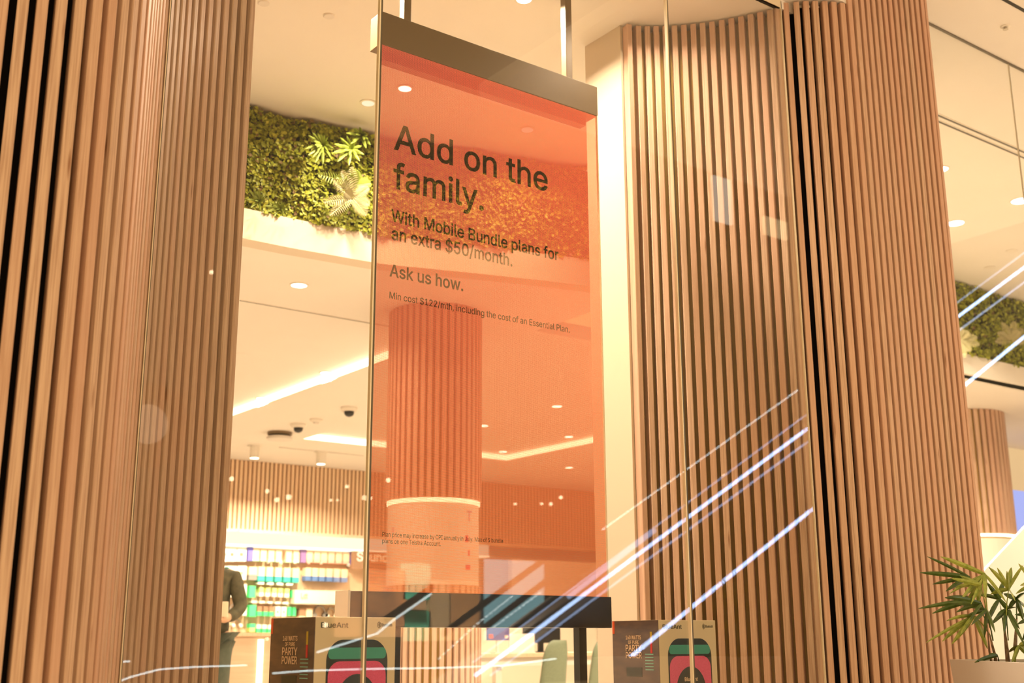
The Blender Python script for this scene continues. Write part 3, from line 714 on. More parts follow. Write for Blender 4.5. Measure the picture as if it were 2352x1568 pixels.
# white angled fin
q = [onY(2250, 1325, 5.0), onY(2352, 1218, 5.0), onY(2480, 1085, 5.0), onY(2480, 1600, 5.0), onY(2250, 1600, 5.0)]
mb = MB(); mb.add([(a.x, 5.0, max(a.z, 0.02)) for a in q] + [(a.x, 5.018, max(a.z, 0.02)) for a in q], [(0, 1, 2, 3, 4), (9, 8, 7, 6, 5)] + [(i, 5 + i, 5 + (i + 1) % 5, (i + 1) % 5) for i in range(5)])
M['bright_white'] = mat('bright_white_laminate', (0.90, 0.87, 0.82), 0.4)
M['soft_white'] = mat('soft_white_laminate', (0.74, 0.64, 0.50), 0.5)
tag(mb.build('display_fin', M['bright_white']), 'bright white sloping panel inside the glass behind the potted palm', 'panel')
lamp_dl = downlight(9.3, 4.3, ZO, 0.06, 'added downlight outside the frame at right, brightening the white sloping panel', 170, 'lamp', 'downlights in the high ceiling right of the pillar')  # off-frame lamp put in to make the fin bright

# ================================================================ SLATTED BACK WALL, SHELF LIGHT
ZS0, ZS1 = H + 1.415, H + 2.318
def slat_wall(name, x0, x1, y, z0, z1, pitch, label):
    t = empty(name, ((x0 + x1) / 2, y, z0), label, 'wall panel')
    mb = MB(); x = x0; k = 0
    while x < x1:
        mb.box(x, x + pitch * 0.55, y - 0.05, y, z0, z1, 0, random.random()); x += pitch
    mb.build('slats', M['timber_pale'], t)
    MB().box(x0, x1, y, y + 0.02, z0, z1).build('backing', M['timber'], t)
    MB().box(x0, x1, y - 0.07, y, z0 - 0.045, z0).build('lower_rail', M['timber_pale'], t)
    return t
slat_wall('slat_wall', 5.6, 15.5, 14.55, ZS0, ZS1, 0.062, 'pale slatted timber band along the back wall above the product shelves')
sh = empty('lit_canopy', (8, 14.5, H + 1.3), 'glowing white light box running above the wall of accessories', 'light box')
MB().box(5.6, 10.3, 14.42, 14.6, H + 1.215, H + 1.37).build('fascia', M['strip_shelf'], sh)
MB().box(5.6, 10.3, 14.40, 14.6, H + 1.19, H + 1.215).build('lamp_tray', glow('shelf_lamp', (1.0, 0.90, 0.66), 2.4), sh)
# accessory wall back panel
tag(MB().box(5.6, 10.3, 14.55, 14.62, 0.0, H + 1.19).build('peg_board', noisy('peg_board_paint', (0.46, 0.32, 0.20), (0.54, 0.39, 0.25), 4, 0.6)), 'warm beige peg board carrying the accessory packs', 'board')
wl = M['strip_shelf']

# ---------------------------------------------------------------- packs on the wall
def pk(name, c): M[name] = mat(name, c, 0.45); return M[name]
pk('pack_white', (0.86, 0.80, 0.70)); pk('pack_blue', (0.13, 0.12, 0.45)); pk('pack_peach', (0.78, 0.58, 0.38)); pk('pack_mint', (0.45, 0.72, 0.50)); pk('pack_teal', (0.04, 0.42, 0.33))
pk('pack_green', (0.06, 0.62, 0.22)); pk('pack_lime', (0.55, 0.66, 0.22)); pk('pack_navy', (0.08, 0.16, 0.36)); pk('pack_purple', (0.22, 0.13, 0.30)); pk('pack_grey', (0.20, 0.19, 0.17)); pk('pack_brown', (0.28, 0.16, 0.09)); pk('pack_pink', (0.80, 0.42, 0.32))
YP = 14.50
ORD = ('first', 'second', 'third', 'fourth', 'fifth', 'sixth', 'seventh')
def pack(px0, px1, py0, py1, top, bot, split, label, group, extra=None):
    a = onY(px0, py0, YP - 0.03); b = onY(px1, py1, YP - 0.03)
    o = MB(); zs = b.z + (a.z - b.z) * split; y0, y1 = YP - 0.05, YP + 0.0505
    o.box(a.x, b.x, y0, y1, zs, a.z, 0); o.box(a.x, b.x, y0, y1, b.z, zs, 1)
    if extra: xm = (a.x + b.x) / 2; o.box(xm - 0.25 * (b.x - a.x), xm + 0.15 * (b.x - a.x), y0 - 0.003, y0, b.z + 0.35 * (a.z - b.z), b.z + 0.6 * (a.z - b.z), 2)
    r = o.build('accessory_pack', [M[top], M[bot]] + ([M[extra]] if extra else []))
    return tag(r, label, 'pack', group)
def row(px_list, w, py0, py1, top, bot, split, label, group, slope=0.05, extra=None):
    for k, px in enumerate(px_list):
        d = (px - 570) * slope
        pack(px, px + w - 2.5, py0 + d, py1 + d, top, bot, split, label + (', ' + ORD[k] + ' along' if len(px_list) > 1 else ''), group, extra)
cols = ((506, 11), (520, 17), (541, 18))
for k, (y0, y1, ex) in enumerate(((1250, 1284, 'pack_brown'), (1294, 1326, 'pack_lime'), (1336, 1366, 'pack_grey'), (1378, 1408, None))):
    for j, (px, wd) in enumerate(cols):
        if k == 3 and j < 2: continue
        pack(px, px + wd, y0, y1, 'pack_white', 'pack_white', 0.5, 'white boxed accessory in the block beside the left pillar, ' + ('top row', 'second row', 'third row', 'lowest row')[k] + ('' if k == 3 else (', at the pillar edge', ', middle column', ', right column')[j]), 'white packs by the left pillar', ex)
pack(565, 575, 1250, 1283, 'pack_blue', 'pack_blue', 0.5, 'violet-blue upright pack ending the top row, nearest the white packs', 'violet packs in the top row')
pack(686, 697, 1257, 1288, 'pack_purple', 'pack_purple', 0.5, 'violet upright pack in the middle of the top row', 'violet packs in the top row')
pack(800, 811, 1262, 1294, 'pack_purple', 'pack_blue', 0.5, 'violet upright pack ending the top row beside the dark sign', 'violet packs in the top row')
row((577, 594, 612, 629, 652, 669), 14.5, 1254, 1283, 'pack_peach', 'pack_mint', 0.2, 'peach pack with a mint foot in the top row, left half', 'peach packs with mint feet')
row((700, 717, 733, 750, 767, 784), 14.5, 1254, 1281, 'pack_peach', 'pack_pink', 0.25, 'peach pack with a pink foot in the top row, right half', 'peach packs with pink feet')
pack(567, 584, 1296, 1327, 'pack_peach', 'pack_grey', 0.4, 'peach pack with a dark grey foot starting the second row', 'second row packs')
row((588, 607, 627, 647, 667), 16, 1295, 1329, 'pack_peach', 'pack_teal', 0.38, 'peach pack with a teal foot in the second row', 'peach packs with teal feet')
row((696, 712, 728, 745, 762, 780), 14, 1293, 1323, 'pack_peach', 'pack_navy', 0.36, 'peach pack with a navy foot in the second row, nearer the screen', 'peach packs with navy feet')
row((567, ), 15, 1340, 1367, 'pack_green', 'pack_green', 0.5, 'bright green round-edged pack starting the third row', 'bright green end packs')
row((590, 605, 620, 634, 649), 11, 1343, 1363, 'pack_lime', 'pack_white', 0.45, 'lime and white small pack in the third row', 'lime packs in the third row', 0.05, 'pack_green')
row((665, ), 8, 1346, 1363, 'pack_green', 'pack_green', 0.5, 'narrow green pack ending the third row', 'narrow green packs')
row((567, ), 16, 1384, 1411, 'pack_green', 'pack_green', 0.5, 'bright green pack starting the fourth row', 'bright green end packs')
row((585, 599, 612), 12, 1386, 1408, 'pack_brown', 'pack_green', 0.45, 'brown and green pack in the fourth row, left', 'brown green packs')
row((627, 641), 12, 1385, 1408, 'pack_white', 'pack_white', 0.5, 'white pack with green band in the fourth row, right', 'white green packs', 0.05, 'pack_green')
row((655, 666), 9, 1385, 1405, 'pack_green', 'pack_green', 0.5, 'narrow green pack ending the fourth row', 'narrow green packs')
row((567, ), 14, 1427, 1446, 'pack_green', 'pack_lime', 0.5, 'bright green pack in the lowest row above the counter', 'bright green end packs')
row((583, 596, 609), 11, 1428, 1446, 'pack_white', 'pack_green', 0.5, 'white and green pack in the lowest row above the counter', 'lowest row packs')
row((586, 608, 630, 652), 17, 1331, 1336, 'pack_white', 'pack_white', 0.5, 'white price ticket between the second and third rows', 'price tickets')
row((572, 590, 608, 626, 644), 14, 1374, 1379, 'pack_white', 'pack_white', 0.5, 'white price ticket between the third and fourth rows', 'price tickets lower')
# white shelf fascia and lower bay
a = onY(672, 1350, 14.40); b = onY(840, 1386, 14.40)
f_ = tag(MB().box(a.x, b.x, 14.40, 14.55, b.z, a.z).build('shelf_fascia', M['soft_white']), 'white shelf front below the packs with navy feet', 'shelf')
t_ = text_obj('lettering', 'Ldt', 0.07, mat('grey_print', (0.35, 0.28, 0.18), 0.6), f_, (onY(686, 1370, 14.40).x, 14.395, onY(686, 1370, 14.4).z), (PI / 2, 0, 0), width=0.1)
for px, c_, lb in ((681, 'pack_brown', 'brown carton under the white shelf front, first from the left'), (697, 'pack_peach', 'peach carton under the white shelf front'), (770, 'pack_lime', 'pale green carton under the white shelf front'), (789, 'pack_green', 'small green carton ending the lower bay')):
    pack(px, px + 13, 1393, 1418, c_, 'pack_peach', 0.3, lb, 'cartons in the lower bay')
def headphones(px, py, Y, r, label, cup='pack_grey'):
    c = onY(px, py, Y)
    t = empty('headphones', c, label, 'headphones', 'headphones on the back wall')
    MB().tube([(c.x + r * math.cos(a), Y, c.z + 1.2 * r * math.sin(a)) for a in [PI * k / 12 for k in range(13)]], r * 0.14, 8).build('headband', M['pack_grey'], t, smooth=True)
    for s_ in (-1, 1):
        MB().lathe([(r * 0.42, -0.03), (r * 0.5, 0), (r * 0.42, 0.03)], 16, (c.x + s_ * r, Y, c.z - r * 0.25), axis='y').build('ear_cup', M[cup], t)
headphones(728, 1405, 14.515, 0.085, 'dark headphones on a stand below the white shelf front, left pair'); headphones(755, 1407, 14.515, 0.07, 'dark headphones below the white shelf front, right pair', 'pack_white')
headphones(531, 1392, 14.52, 0.045, 'small dark headphones hanging beside the person'); headphones(538, 1428, 14.52, 0.05, 'headphones with pale cups hanging beside the person', 'pack_white')
# dark brand sign
a = onY(808, 1262, 14.38); b = onY(893, 1306, 14.38)
sg = tag(MB().box(a.x, b.x, 14.38, 14.55, b.z, a.z).build('wall_sign', M['pack_brown']), 'dark brown sign with pale letters at the left edge of the screen', 'sign')
text_obj('lettering', 'Sound', 0.13, M['pack_white'], sg, (a.x + 0.05, 14.375, b.z + 0.10), (PI / 2, 0, 0), width=(b.x - a.x) - 0.1, fat=0.05)
# bright service joinery behind the screen
tag(MB().box(7.1, 10.38, 12.1, 12.16, 0, H + 0.2).build('service_screen', M['soft_white']), 'low bright white partition behind the desks', 'partition')
tag(MB().box(10.42, 14.0, 14.0, 14.1, 0, H + 1.15).build('service_wall', M['soft_white']), 'white wall unit below the slats at the back right', 'wall unit')

# ================================================================ MOSS WALLS
def leafy(name, curve, z0, z1, n, size, label, dens_y=0.05):
    mb = MB(); xs0, xs1 = curve[0][0], curve[-1][0]
    for _ in range(n):
        x = random.uniform(xs0, xs1); y = interp(curve, x); z = random.uniform(z0, z1)
        d = math.sin(x * 5.1) * math.cos(z * 9.3 + x * 2) * 0.03 + math.sin(x * 17 + z * 13) * 0.015
        s = size * random.uniform(0.6, 1.35)
        nv = Vector((random.gauss(0, 0.55), -1, random.gauss(0.25, 0.5))).normalized()
        u = nv.cross(Vector((random.gauss(0, 1), random.gauss(0, 1), random.gauss(0, 1)))).normalized(); v = nv.cross(u)
        c = Vector((x, y - 0.01 + d * 0.8 - random.uniform(0, dens_y), z))
        k = random.random(); mi = 0 if k < 0.45 else (1 if k < 0.8 else (2 if k < 0.93 else 3))
        pts = [c - u * s * 0.5, c + v * s * 0.36 + nv * s * 0.1, c + u * s * 0.5, c - v * s * 0.36 + nv * s * 0.1]
        mb.add(pts, [(0, 1, 2), (0, 2, 3)], mi)
    o = mb.build(name, [M['leaf_a'], M['leaf_b'], M['leaf_c'], M['leaf_d']], fixn=False)
    return tag(o, label, 'living wall', None, 'stuff')
def leafmat(name, c):
    m = mat(name, c, 0.5, 0, 0.35); b = m.node_tree.nodes['Principled BSDF']
    return m
M['leaf_a'] = leafmat('leaf_deep', (0.20, 0.225, 0.010)); M['leaf_b'] = leafmat('leaf_mid', (0.30, 0.32, 0.018)); M['leaf_c'] = leafmat('leaf_bright', (0.42, 0.43, 0.05)); M['leaf_d'] = leafmat('leaf_brown', (0.16, 0.10, 0.03))
M['fern_pale'] = leafmat('fern_pale', (0.36, 0.32, 0.16)); M['fern_green'] = leafmat('fern_green', (0.20, 0.25, 0.03)); M['cane'] = noisy('cane_bark', (0.10, 0.06, 0.03), (0.22, 0.14, 0.07), 60, 0.8)
leafy('living_wall', [q for q in curveL if q[0] > 1.5][0:] , H + 2.50, ZU - 0.02, 26000, 0.030, 'band of dense green artificial foliage above the shop bulkhead, left and centre')
leafy('living_wall', curveR[1:], H + 2.79, ZO - 0.02, 24000, 0.042, 'band of green foliage on the bulkhead beyond the right pillar')
def blade(mb, p0, p1, w, sag, mi=0, seg=5, side=None):
    p0 = Vector(p0); p1 = Vector(p1); d = p1 - p0; v = []; f = []
    s = side or d.cross(Vector((VX, VY, 0.2))).normalized()
    nrm = d.cross(s).normalized()
    for i in range(seg + 1):
        t = i / seg; c = p0 + d * t + Vector((0, 0, -sag * (t ** 2) + sag * 0.6 * t)) ; ww = w * (math.sin(PI * min(1, 0.12 + t * 0.88)) ** 0.6) * 0.5
        if i == seg: ww = w * 0.06
        v += [c - s * ww, c + nrm * ww * 0.35, c + s * ww]
    for i in range(seg):
        b = i * 3; f += [(b, b + 1, b + 4, b + 3), (b + 1, b + 2, b + 5, b + 4)]
    mb.add(v, f, mi)
def frond(mb, p0, p1, L, sag, n=14, w=0.012):
    p0 = Vector(p0); p1 = Vector(p1); d = (p1 - p0)
    s = d.cross(Vector((VX, VY, 0))).normalized()
    pts = []
    for i in range(n + 1):
        t = i / n; pts.append(p0 + d * t + Vector((0, 0, -sag * t * t)))
    mb.tube(pts, 0.002, 4)
    for i in range(1, n):
        t = i / n; ln = L * math.sin(PI * (0.15 + 0.8 * t)) ; q = pts[i]; dd = (pts[i + 1] - pts[i - 1]).normalized()
        for sg_ in (-1, 1): blade(mb, q, q + (s * sg_ + dd * 0.5).normalized() * ln, w * 0.6, 0.01, 0, 2)
def fern(px, py, Y, tips, label, m_, L=0.05, w=0.014, kind='fern', sc=1.0):
    c = onY(px, py, Y); t = empty('fern' if kind == 'fern' else 'spiky_plant', c, label, 'plant', 'feature plants in the foliage bands')
    for tx, ty in tips:
        e = onY(tx, ty, Y - 0.10); mb = MB()
        if kind == 'fern': frond(mb, c + Vector((0, -0.02, 0)), e, L * sc, 0.02, 14, w * sc)
        else:
            blade(mb, c + Vector((0, -0.03, 0)), e, 0.022 * sc, 0.015)
            e2 = c + (e - c) * 0.6; e2 = c + Matrix.Rotation(0.3, 3, 'Y') @ (e2 - c) + Vector((0, -0.05, 0)); blade(mb, c + Vector((0, -0.04, 0)), e2, 0.018 * sc, 0.01)
        mb.build('frond' if kind == 'fern' else 'leaf', m_, t, fixn=False)
    return t
fern(808, 455, 6.15, ((745, 455), (760, 485), (770, 400), (790, 380), (812, 372), (850, 420), (853, 460), (845, 485), (795, 430)), 'pale fern with broad fronds low in the foliage, beside the screen', M['fern_pale'], 0.048)
fern(812, 425, 6.16, ((730, 388), (775, 395), (800, 395), (822, 380), (855, 410)), 'green fern standing above the pale fern', M['fern_green'], 0.05)
fern(738, 335, 6.16, ((712, 305), (722, 298), (735, 300), (750, 303), (705, 335), (712, 350), (728, 368), (745, 372), (765, 360), (770, 335), (722, 355), (757, 320)), 'spiky green plant in the middle of the foliage left of the screen', M['fern_green'], kind='spiky')
fern(803, 345, 6.16, ((772, 325), (785, 310), (800, 305), (815, 315), (835, 330), (840, 350), (830, 365), (805, 375), (780, 365), (768, 345)), 'spiky green plant nearest the screen under the ceiling', M['fern_green'], kind='spiky')
fern(828, 312, 6.16, ((800, 300), (815, 290), (838, 300), (850, 315), (855, 328), (845, 335), (810, 325)), 'spiky plant tucked in the ceiling corner by the screen', M['fern_green'], kind='spiky')
fern(592, 462, 6.16, ((575, 430), (585, 425), (598, 428), (608, 440), (612, 455), (570, 450), (578, 470), (600, 478)), 'grassy tuft at the foot of the foliage by the left pillar', M['fern_green'], kind='spiky', sc=0.6)
fern(640, 480, 6.16, ((610, 465), (620, 455), (638, 450), (655, 458), (668, 470), (672, 485), (655, 492), (630, 492), (612, 480)), 'second grassy tuft at the foot of the foliage', M['fern_green'], kind='spiky', sc=0.6)
fern(2196, 790, 6.42, ((2225, 765), (2245, 778), (2250, 795), (2230, 810), (2215, 825), (2205, 755)), 'pale fern spilling from the foliage beside the right pillar', M['fern_pale'], 0.060, 0.016)
fern(2318, 790, 6.42, ((2290, 770), (2285, 790), (2300, 745), (2330, 742), (2350, 760), (2352, 790), (2340, 765)), 'pale fern in the foliage near the right edge of the frame', M['fern_pale'], 0.060, 0.016)

# spot on the planting
for (px, py) in ((700, 175), (1100, 330)):
    pass

# ================================================================ COUNTER, DESKS, CHAIRS
co = empty('counter', (4.2, 10.4, 0), 'pale timber service counter with a vertical light strip beside the left pillar', 'counter')
a = onY(505, 1447, 10.2); b = onY(640, 1447, 10.2)
MB().box(a.x - 0.6, b.x, 10.2, 10.85, 0.0, a.z - 0.03).build('body', noisy('counter_timber', (0.66, 0.46, 0.30), (0.72, 0.52, 0.35), 3, 0.5, (1, 1, 12)), co)
MB().box(a.x - 0.62, b.x + 0.02, 10.17, 10.88, a.z - 0.03, a.z).build('worktop', M['timber_pale'], co)
q = onY(586, 1500, 10.19); MB().box(q.x, q.x + 0.05, 10.185, 10.2, 0.1, a.z - 0.06).build('light_strip', M['strip'], co)
# desk
dk = empty('desk', (7.6, 9.9, 0), 'white-legged desk with a timber top under the screen', 'desk')
ZD = H - 0.125
MB().box(6.70, 8.9, 9.55, 10.25, ZD - 0.035, ZD).build('top', M['timber_pale'], dk)
MB().box(6.75, 8.85, 9.60, 9.64, ZD - 0.12, ZD - 0.035).build('rail', M['white'], dk)
for x in (6.98, 8.80):
    for y in (9.65, 10.15): MB().box(x, x + 0.07, y, y + 0.06, 0, ZD - 0.0352).build('leg', M['white'], dk)
MB().lathe([(0.30, 0), (0.30, 0.02), (0.03, 0.05), (0.02, 0.45), (0.09, 0.60), (0.10, 0.62)], 24, (6.86, 10.9, 0.0)).build('foot', M['white'], dk)
t = empty('monitor', (7.9, 10.0, ZD), 'black computer monitor on the desk between the green chairs', 'monitor')
MB().box(7.58, 8.06, 9.98, 10.01, H - 0.03, H + 0.27).build('panel', M['metal_black'], t)
MB().box(7.79, 7.85, 10.0, 10.03, ZD, H + 0.05).build('stand', M['metal_black'], t); MB().box(7.70, 7.94, 9.93, 10.1, ZD, ZD + 0.012).build('base', M['metal_black'], t)
t = empty('counter_sign', (7.0, 9.9, ZD), 'small violet-blue sign on a white stand on the desk', 'sign')
a = onY(1112, 1448, 9.9); b = onY(1163, 1470, 9.9)
MB().box(a.x, b.x, 9.89, 9.905, b.z, a.z + 0.05).build('card', mat('violet_card', (0.12, 0.10, 0.28), 0.5), t)
MB().box((a.x + b.x) / 2 - 0.012, (a.x + b.x) / 2 + 0.012, 9.895, 9.915, ZD, b.z).build('stem', M['white'], t)
MB().box((a.x + b.x) / 2 - 0.06, (a.x + b.x) / 2 + 0.06, 9.85, 9.95, ZD, ZD + 0.008).build('foot', M['white'], t)
MB().box(a.x + 0.02, a.x + 0.07, 9.885, 9.89, b.z + 0.02, b.z + 0.06).build('mark', M['orange_p'], t); MB().box(b.x - 0.06, b.x - 0.02, 9.885, 9.89, b.z + 0.02, b.z + 0.05).build('mark', M['sand_p'], t)
a = onY(1165, 1455, 9.95); b = onY(1222, 1498, 9.95)
t = empty('leaflet_holder', (a.x, 9.95, ZD), 'white leaflet panel standing on the desk', 'leaflet')
MB().box(a.x, b.x, 9.95, 9.965, ZD, a.z).build('panel', M['bright_white'], t); MB().box(a.x, b.x, 9.93, 9.99, ZD, ZD + 0.01).build('foot', M['white'], t)
def chair(x, y, rz, label, sc=1.0):
    t = empty('chair', (x, y, 0), label, 'chair', 'green chairs at the desk', rz, True)
    # curved back shell: wraps round the seat, tapering wider to the seat
    mb = MB(); nu, nv = 14, 22; v = []; f = []
    for side in (0, 1):
        for j in range(nv + 1):
            tz = j / nv; z = 0.44 + tz * 0.46; hw = 0.235 - 0.055 * tz
            rr = 1.0 if tz < 0.62 else max(0.12, (1 - ((tz - 0.62) / 0.38) ** 2.3) ** 0.5 if tz < 1 else 0.12)
            for i in range(nu + 1):
                s_ = -1 + 2 * i / nu; hx = hw * s_ * rr; dep = 0.20 + 0.05 * tz - 0.11 * (s_ * s_) + (0.022 if side else 0)
                zz = z
                v.append((hx, dep, zz))
    N = (nu + 1) * (nv + 1)
    for j in range(nv):
        for i in range(nu):
            a = j * (nu + 1) + i; f.append((a, a + 1, a + nu + 2, a + nu + 1)); f.append((N + a, N + a + nu + 1, N + a + nu + 2, N + a + 1))
    for i in range(nu): f += [(i, N + i, N + i + 1, i + 1), (nv * (nu + 1) + i, nv * (nu + 1) + i + 1, N + nv * (nu + 1) + i + 1, N + nv * (nu + 1) + i)]
    for j in range(nv): a = j * (nu + 1); b = a + nu; f += [(a, a + nu + 1, N + a + nu + 1, N + a), (b, N + b, N + b + nu + 1, b + nu + 1)]
    mb.add(v, f); mb.build('backrest', M['green_fab'], t, smooth=True)
    poly = rounded(0.47, 0.46, 0.13)
    mb = MB(); mb.prism([(p_[0], p_[1]) for p_ in poly], 0.41, 0.475); mb.build('seat', M['green_fab'], t, bevel=0.015)
    for sx_ in (-1, 1):
        for sy_ in (-1, 1): MB().tube([(sx_ * 0.15, sy_ * 0.14, 0.42), (sx_ * 0.22, sy_ * 0.21, 0.0)], [0.016, 0.010], 8).build('leg', M['white'], t, smooth=True)
    return t
def place_chair(px, label, Y=8.95, rz=0.5):
    q = onY(px, 1500, Y); chair(q.x, q.y, rz, label)
place_chair(1236, 'sage green shell chair nearer the round column, back to the monitor', 9.0, math.radians(180 + 25)); place_chair(1343, 'sage green shell chair half behind the screen post', 9.15, math.radians(180 + 28))

# ================================================================ PERSON BEHIND THE LEFT PILLAR
def skin(name, pts, edges, radii, m_, parent, root=0, sub=2):
    me = bpy.data.meshes.new(name); me.from_pydata([tuple(p_) for p_ in pts], edges, []); me.materials.append(m_)
    o = bpy.data.objects.new(name, me); C.objects.link(o); o.parent = parent
    sk = o.modifiers.new('skin', 'SKIN'); sk.use_smooth_shade = True
    for i, r_ in enumerate(radii):
        r2 = r_ if isinstance(r_, tuple) else (r_, r_); me.skin_vertices[0].data[i].radius = r2; me.skin_vertices[0].data[i].use_root = (i == root)
    s_ = o.modifiers.new('sub', 'SUBSURF'); s_.levels = sub; s_.render_levels = sub
    return o
M['skin'] = mat('skin', (0.62, 0.36, 0.22), 0.5); M['jacket'] = noisy('olive_jacket', (0.055, 0.050, 0.025), (0.10, 0.088, 0.045), 20, 0.8)
M['trouser'] = noisy('dark_green_trousers', (0.06, 0.075, 0.05), (0.09, 0.10, 0.07), 15, 0.85); M['hair'] = mat('dark_hair', (0.03, 0.02, 0.012), 0.6); M['teal_fab'] = mat('teal_cloth', (0.02, 0.26, 0.20), 0.7)
P = onY(474, 1400, 9.0)
pr = empty('person', (P.x, P.y, 0), 'person in a dark olive jacket holding a pale tablet, half hidden by the left pillar', 'person', None, math.radians(-125), True)
# local: facing +x, left/right = +-y (feet on the floor)
bp_ = [(0, 0, 0.98), (0, 0, 1.15), (0.0, 0, 1.32), (0.01, 0, 1.43), (0.03, 0, 1.50), (0.05, 0, 1.58), (0.06, 0, 1.67), (0.055, 0, 1.74),
       (0, .10, .94), (0.02, .11, .52), (0.0, .11, .09), (0.12, .12, .04), (0, -.10, .94), (0.03, -.12, .52), (0.01, -.12, .09), (0.13, -.13, .04),
       (0, .18, 1.41), (0.0, .25, 1.15), (0.20, .17, 1.06), (0.26, .14, 1.07), (0, -.18, 1.41), (-.01, -.26, 1.15), (0.20, -.17, 1.06), (0.26, -.12, 1.07)]
be_ = [(0, 1), (1, 2), (2, 3), (3, 4), (4, 5), (5, 6), (6, 7), (0, 8), (8, 9), (9, 10), (10, 11), (0, 12), (12, 13), (13, 14), (14, 15), (3, 16), (16, 17), (17, 18), (18, 19), (3, 20), (20, 21), (21, 22), (22, 23)]
br_ = [(.12, .15), (.10, .13), (.10, .13), (.07, .08), .05, .075, .085, .055, .085, .055, .04, .035, .085, .055, .04, .035, .045, .038, .03, .026, .045, .038, .03, .026]
skin('body', bp_, be_, br_, M['skin'], pr)
skin('jacket', [(0, 0, 0.90), (0, 0, 1.05), (0, 0, 1.2), (0, 0, 1.33), (0.01, 0, 1.44), (0, .18, 1.415), (0.0, .255, 1.15), (0.17, .18, 1.065), (0, -.18, 1.415), (-.01, -.265, 1.15), (0.17, -.18, 1.065)],
     [(0, 1), (1, 2), (2, 3), (3, 4), (4, 5), (5, 6), (6, 7), (4, 8), (8, 9), (9, 10)], [(.16, .19), (.15, .18), (.14, .17), (.145, .19), (.10, .14), .070, .058, .046, .070, .058, .046], M['jacket'], pr)
skin('trousers', [(0, 0, 0.96), (0, .10, .86), (0.02, .115, .52), (0, .115, .10), (0, -.10, .86), (0.03, -.12, .52), (0.01, -.12, .10)], [(0, 1), (1, 2), (2, 3), (0, 4), (4, 5), (5, 6)], [(.14, .17), .11, .078, .062, .11, .078, .062], M['trouser'], pr)
MB().lathe([(0.03, 0.115), (0.075, 0.10), (0.098, 0.05), (0.10, 0.0), (0.085, -0.07), (0.06, -0.10)], 20, (0.035, 0, 1.68)).build('hair', M['hair'], pr, smooth=True)
MB().lathe([(0.09, -0.02), (0.078, 0.03), (0.066, 0.055)], 18, (0.02, 0, 1.485)).build('collar', M['teal_fab'], pr, smooth=True)
skin('lanyard', [(-.06, .09, 1.47), (-.11, .13, 1.42), (-.125, .15, 1.33)], [(0, 1), (1, 2)], [(.05, .02)] * 3, M['teal_fab'], pr)
for s_ in (-1, 1):
    MB().lathe([(0.003, 0.008), (0.009, 0.004), (0.009, -0.004), (0.003, -0.008)], 10, (0.142, s_ * 0.03, 1.665)).build('eye', M['ink'], pr, smooth=True)
    MB().lathe([(0.004, 0.028), (0.014, 0.012), (0.012, -0.02), (0.004, -0.028)], 10, (0.055, s_ * 0.088, 1.65)).build('ear', M['skin'], pr, smooth=True)
MB().add([(0.135, 0, 1.67), (0.165, 0, 1.635), (0.138, .016, 1.63), (0.138, -.016, 1.63)], [(0, 1, 2), (0, 3, 1), (1, 3, 2), (0, 2, 3)]).build('nose', M['skin'], pr)
MB().box(0.134, 0.140, -0.022, 0.022, 1.603, 1.611).build('mouth', M['pinkred'], pr)
for s_ in (-1, 1):      # hands with five fingers under the tablet
    hb = (0.27, s_ * 0.13, 1.07)
    skin('hand', [hb, (0.31, s_ * 0.11, 1.062), (0.34, s_ * 0.09, 1.06), (0.385, s_ * 0.075, 1.055), (0.345, s_ * 0.105, 1.055), (0.395, s_ * 0.10, 1.05), (0.34, s_ * 0.125, 1.05), (0.385, s_ * 0.125, 1.048), (0.33, s_ * 0.14, 1.05), (0.365, s_ * 0.145, 1.05), (0.30, s_ * 0.085, 1.075), (0.325, s_ * 0.065, 1.085)],
         [(0, 1), (1, 2), (2, 3), (1, 4), (4, 5), (1, 6), (6, 7), (1, 8), (8, 9), (0, 10), (10, 11)], [.022, .026] + [.0095, .008] * 4 + [.011, .009], M['skin'], pr, sub=1)
tb = MB().box(-0.008, 0.008, -0.08, 0.08, 0.0, 0.115).build('tablet', mat('pale_case', (0.78, 0.66, 0.46), 0.5), None, bevel=0.004)
q = onY(494, 1411, 8.72); tb.location = (q.x, q.y, q.z); tb.rotation_euler = (0, math.radians(8), math.radians(-125))
tag(tb, 'pale tablet held against the body of the person in the olive jacket', 'tablet')

# ================================================================ PLANTER AND PALM
ZP = H - 0.088
a = onZ(2175, 1522, ZP); b = onZ(2352, 1532, ZP)
d = Vector((b.x - a.x, b.y - a.y, 0)).normalized(); nrm = Vector((d.y, -d.x, 0))
if nrm.dot(Vector((1, 0, 0))) < 0: nrm = -nrm
a = Vector((a.x, a.y, 0)); far = a + d * 0.95
dep = 0.42
pl = empty('planter', a + d * 0.45 + nrm * 0.2, 'white rectangular planter at the foot of the right pillar', 'planter')
M['planter'] = mat('white_planter', (0.62, 0.58, 0.54), 0.4)
def ring(off, z, taper=0.0):
    c0 = a + d * (off + taper) + nrm * (off + taper); c1 = far - d * (off + taper) + nrm * (off + taper)
    c2 = far - d * (off + taper) + nrm * (dep - off - taper); c3 = a + d * (off + taper) + nrm * (dep - off - taper)
    return [(q_.x, q_.y, z) for q_ in (c0, c1, c2, c3)]
mb = MB(); R_ = [ring(0, 0.0, 0.05), ring(0, ZP), ring(0.018, ZP), ring(0.018, ZP - 0.09)]
v = sum(R_, []); f = [(0, 1, 2, 3)[::-1]]
for k in range(3): f += [(4 * k + i, 4 * k + (i + 1) % 4, 4 * k + 4 + (i + 1) % 4, 4 * k + 4 + i) for i in range(4)]
mb.add(v, f); mb.build('pot', M['planter'], pl)
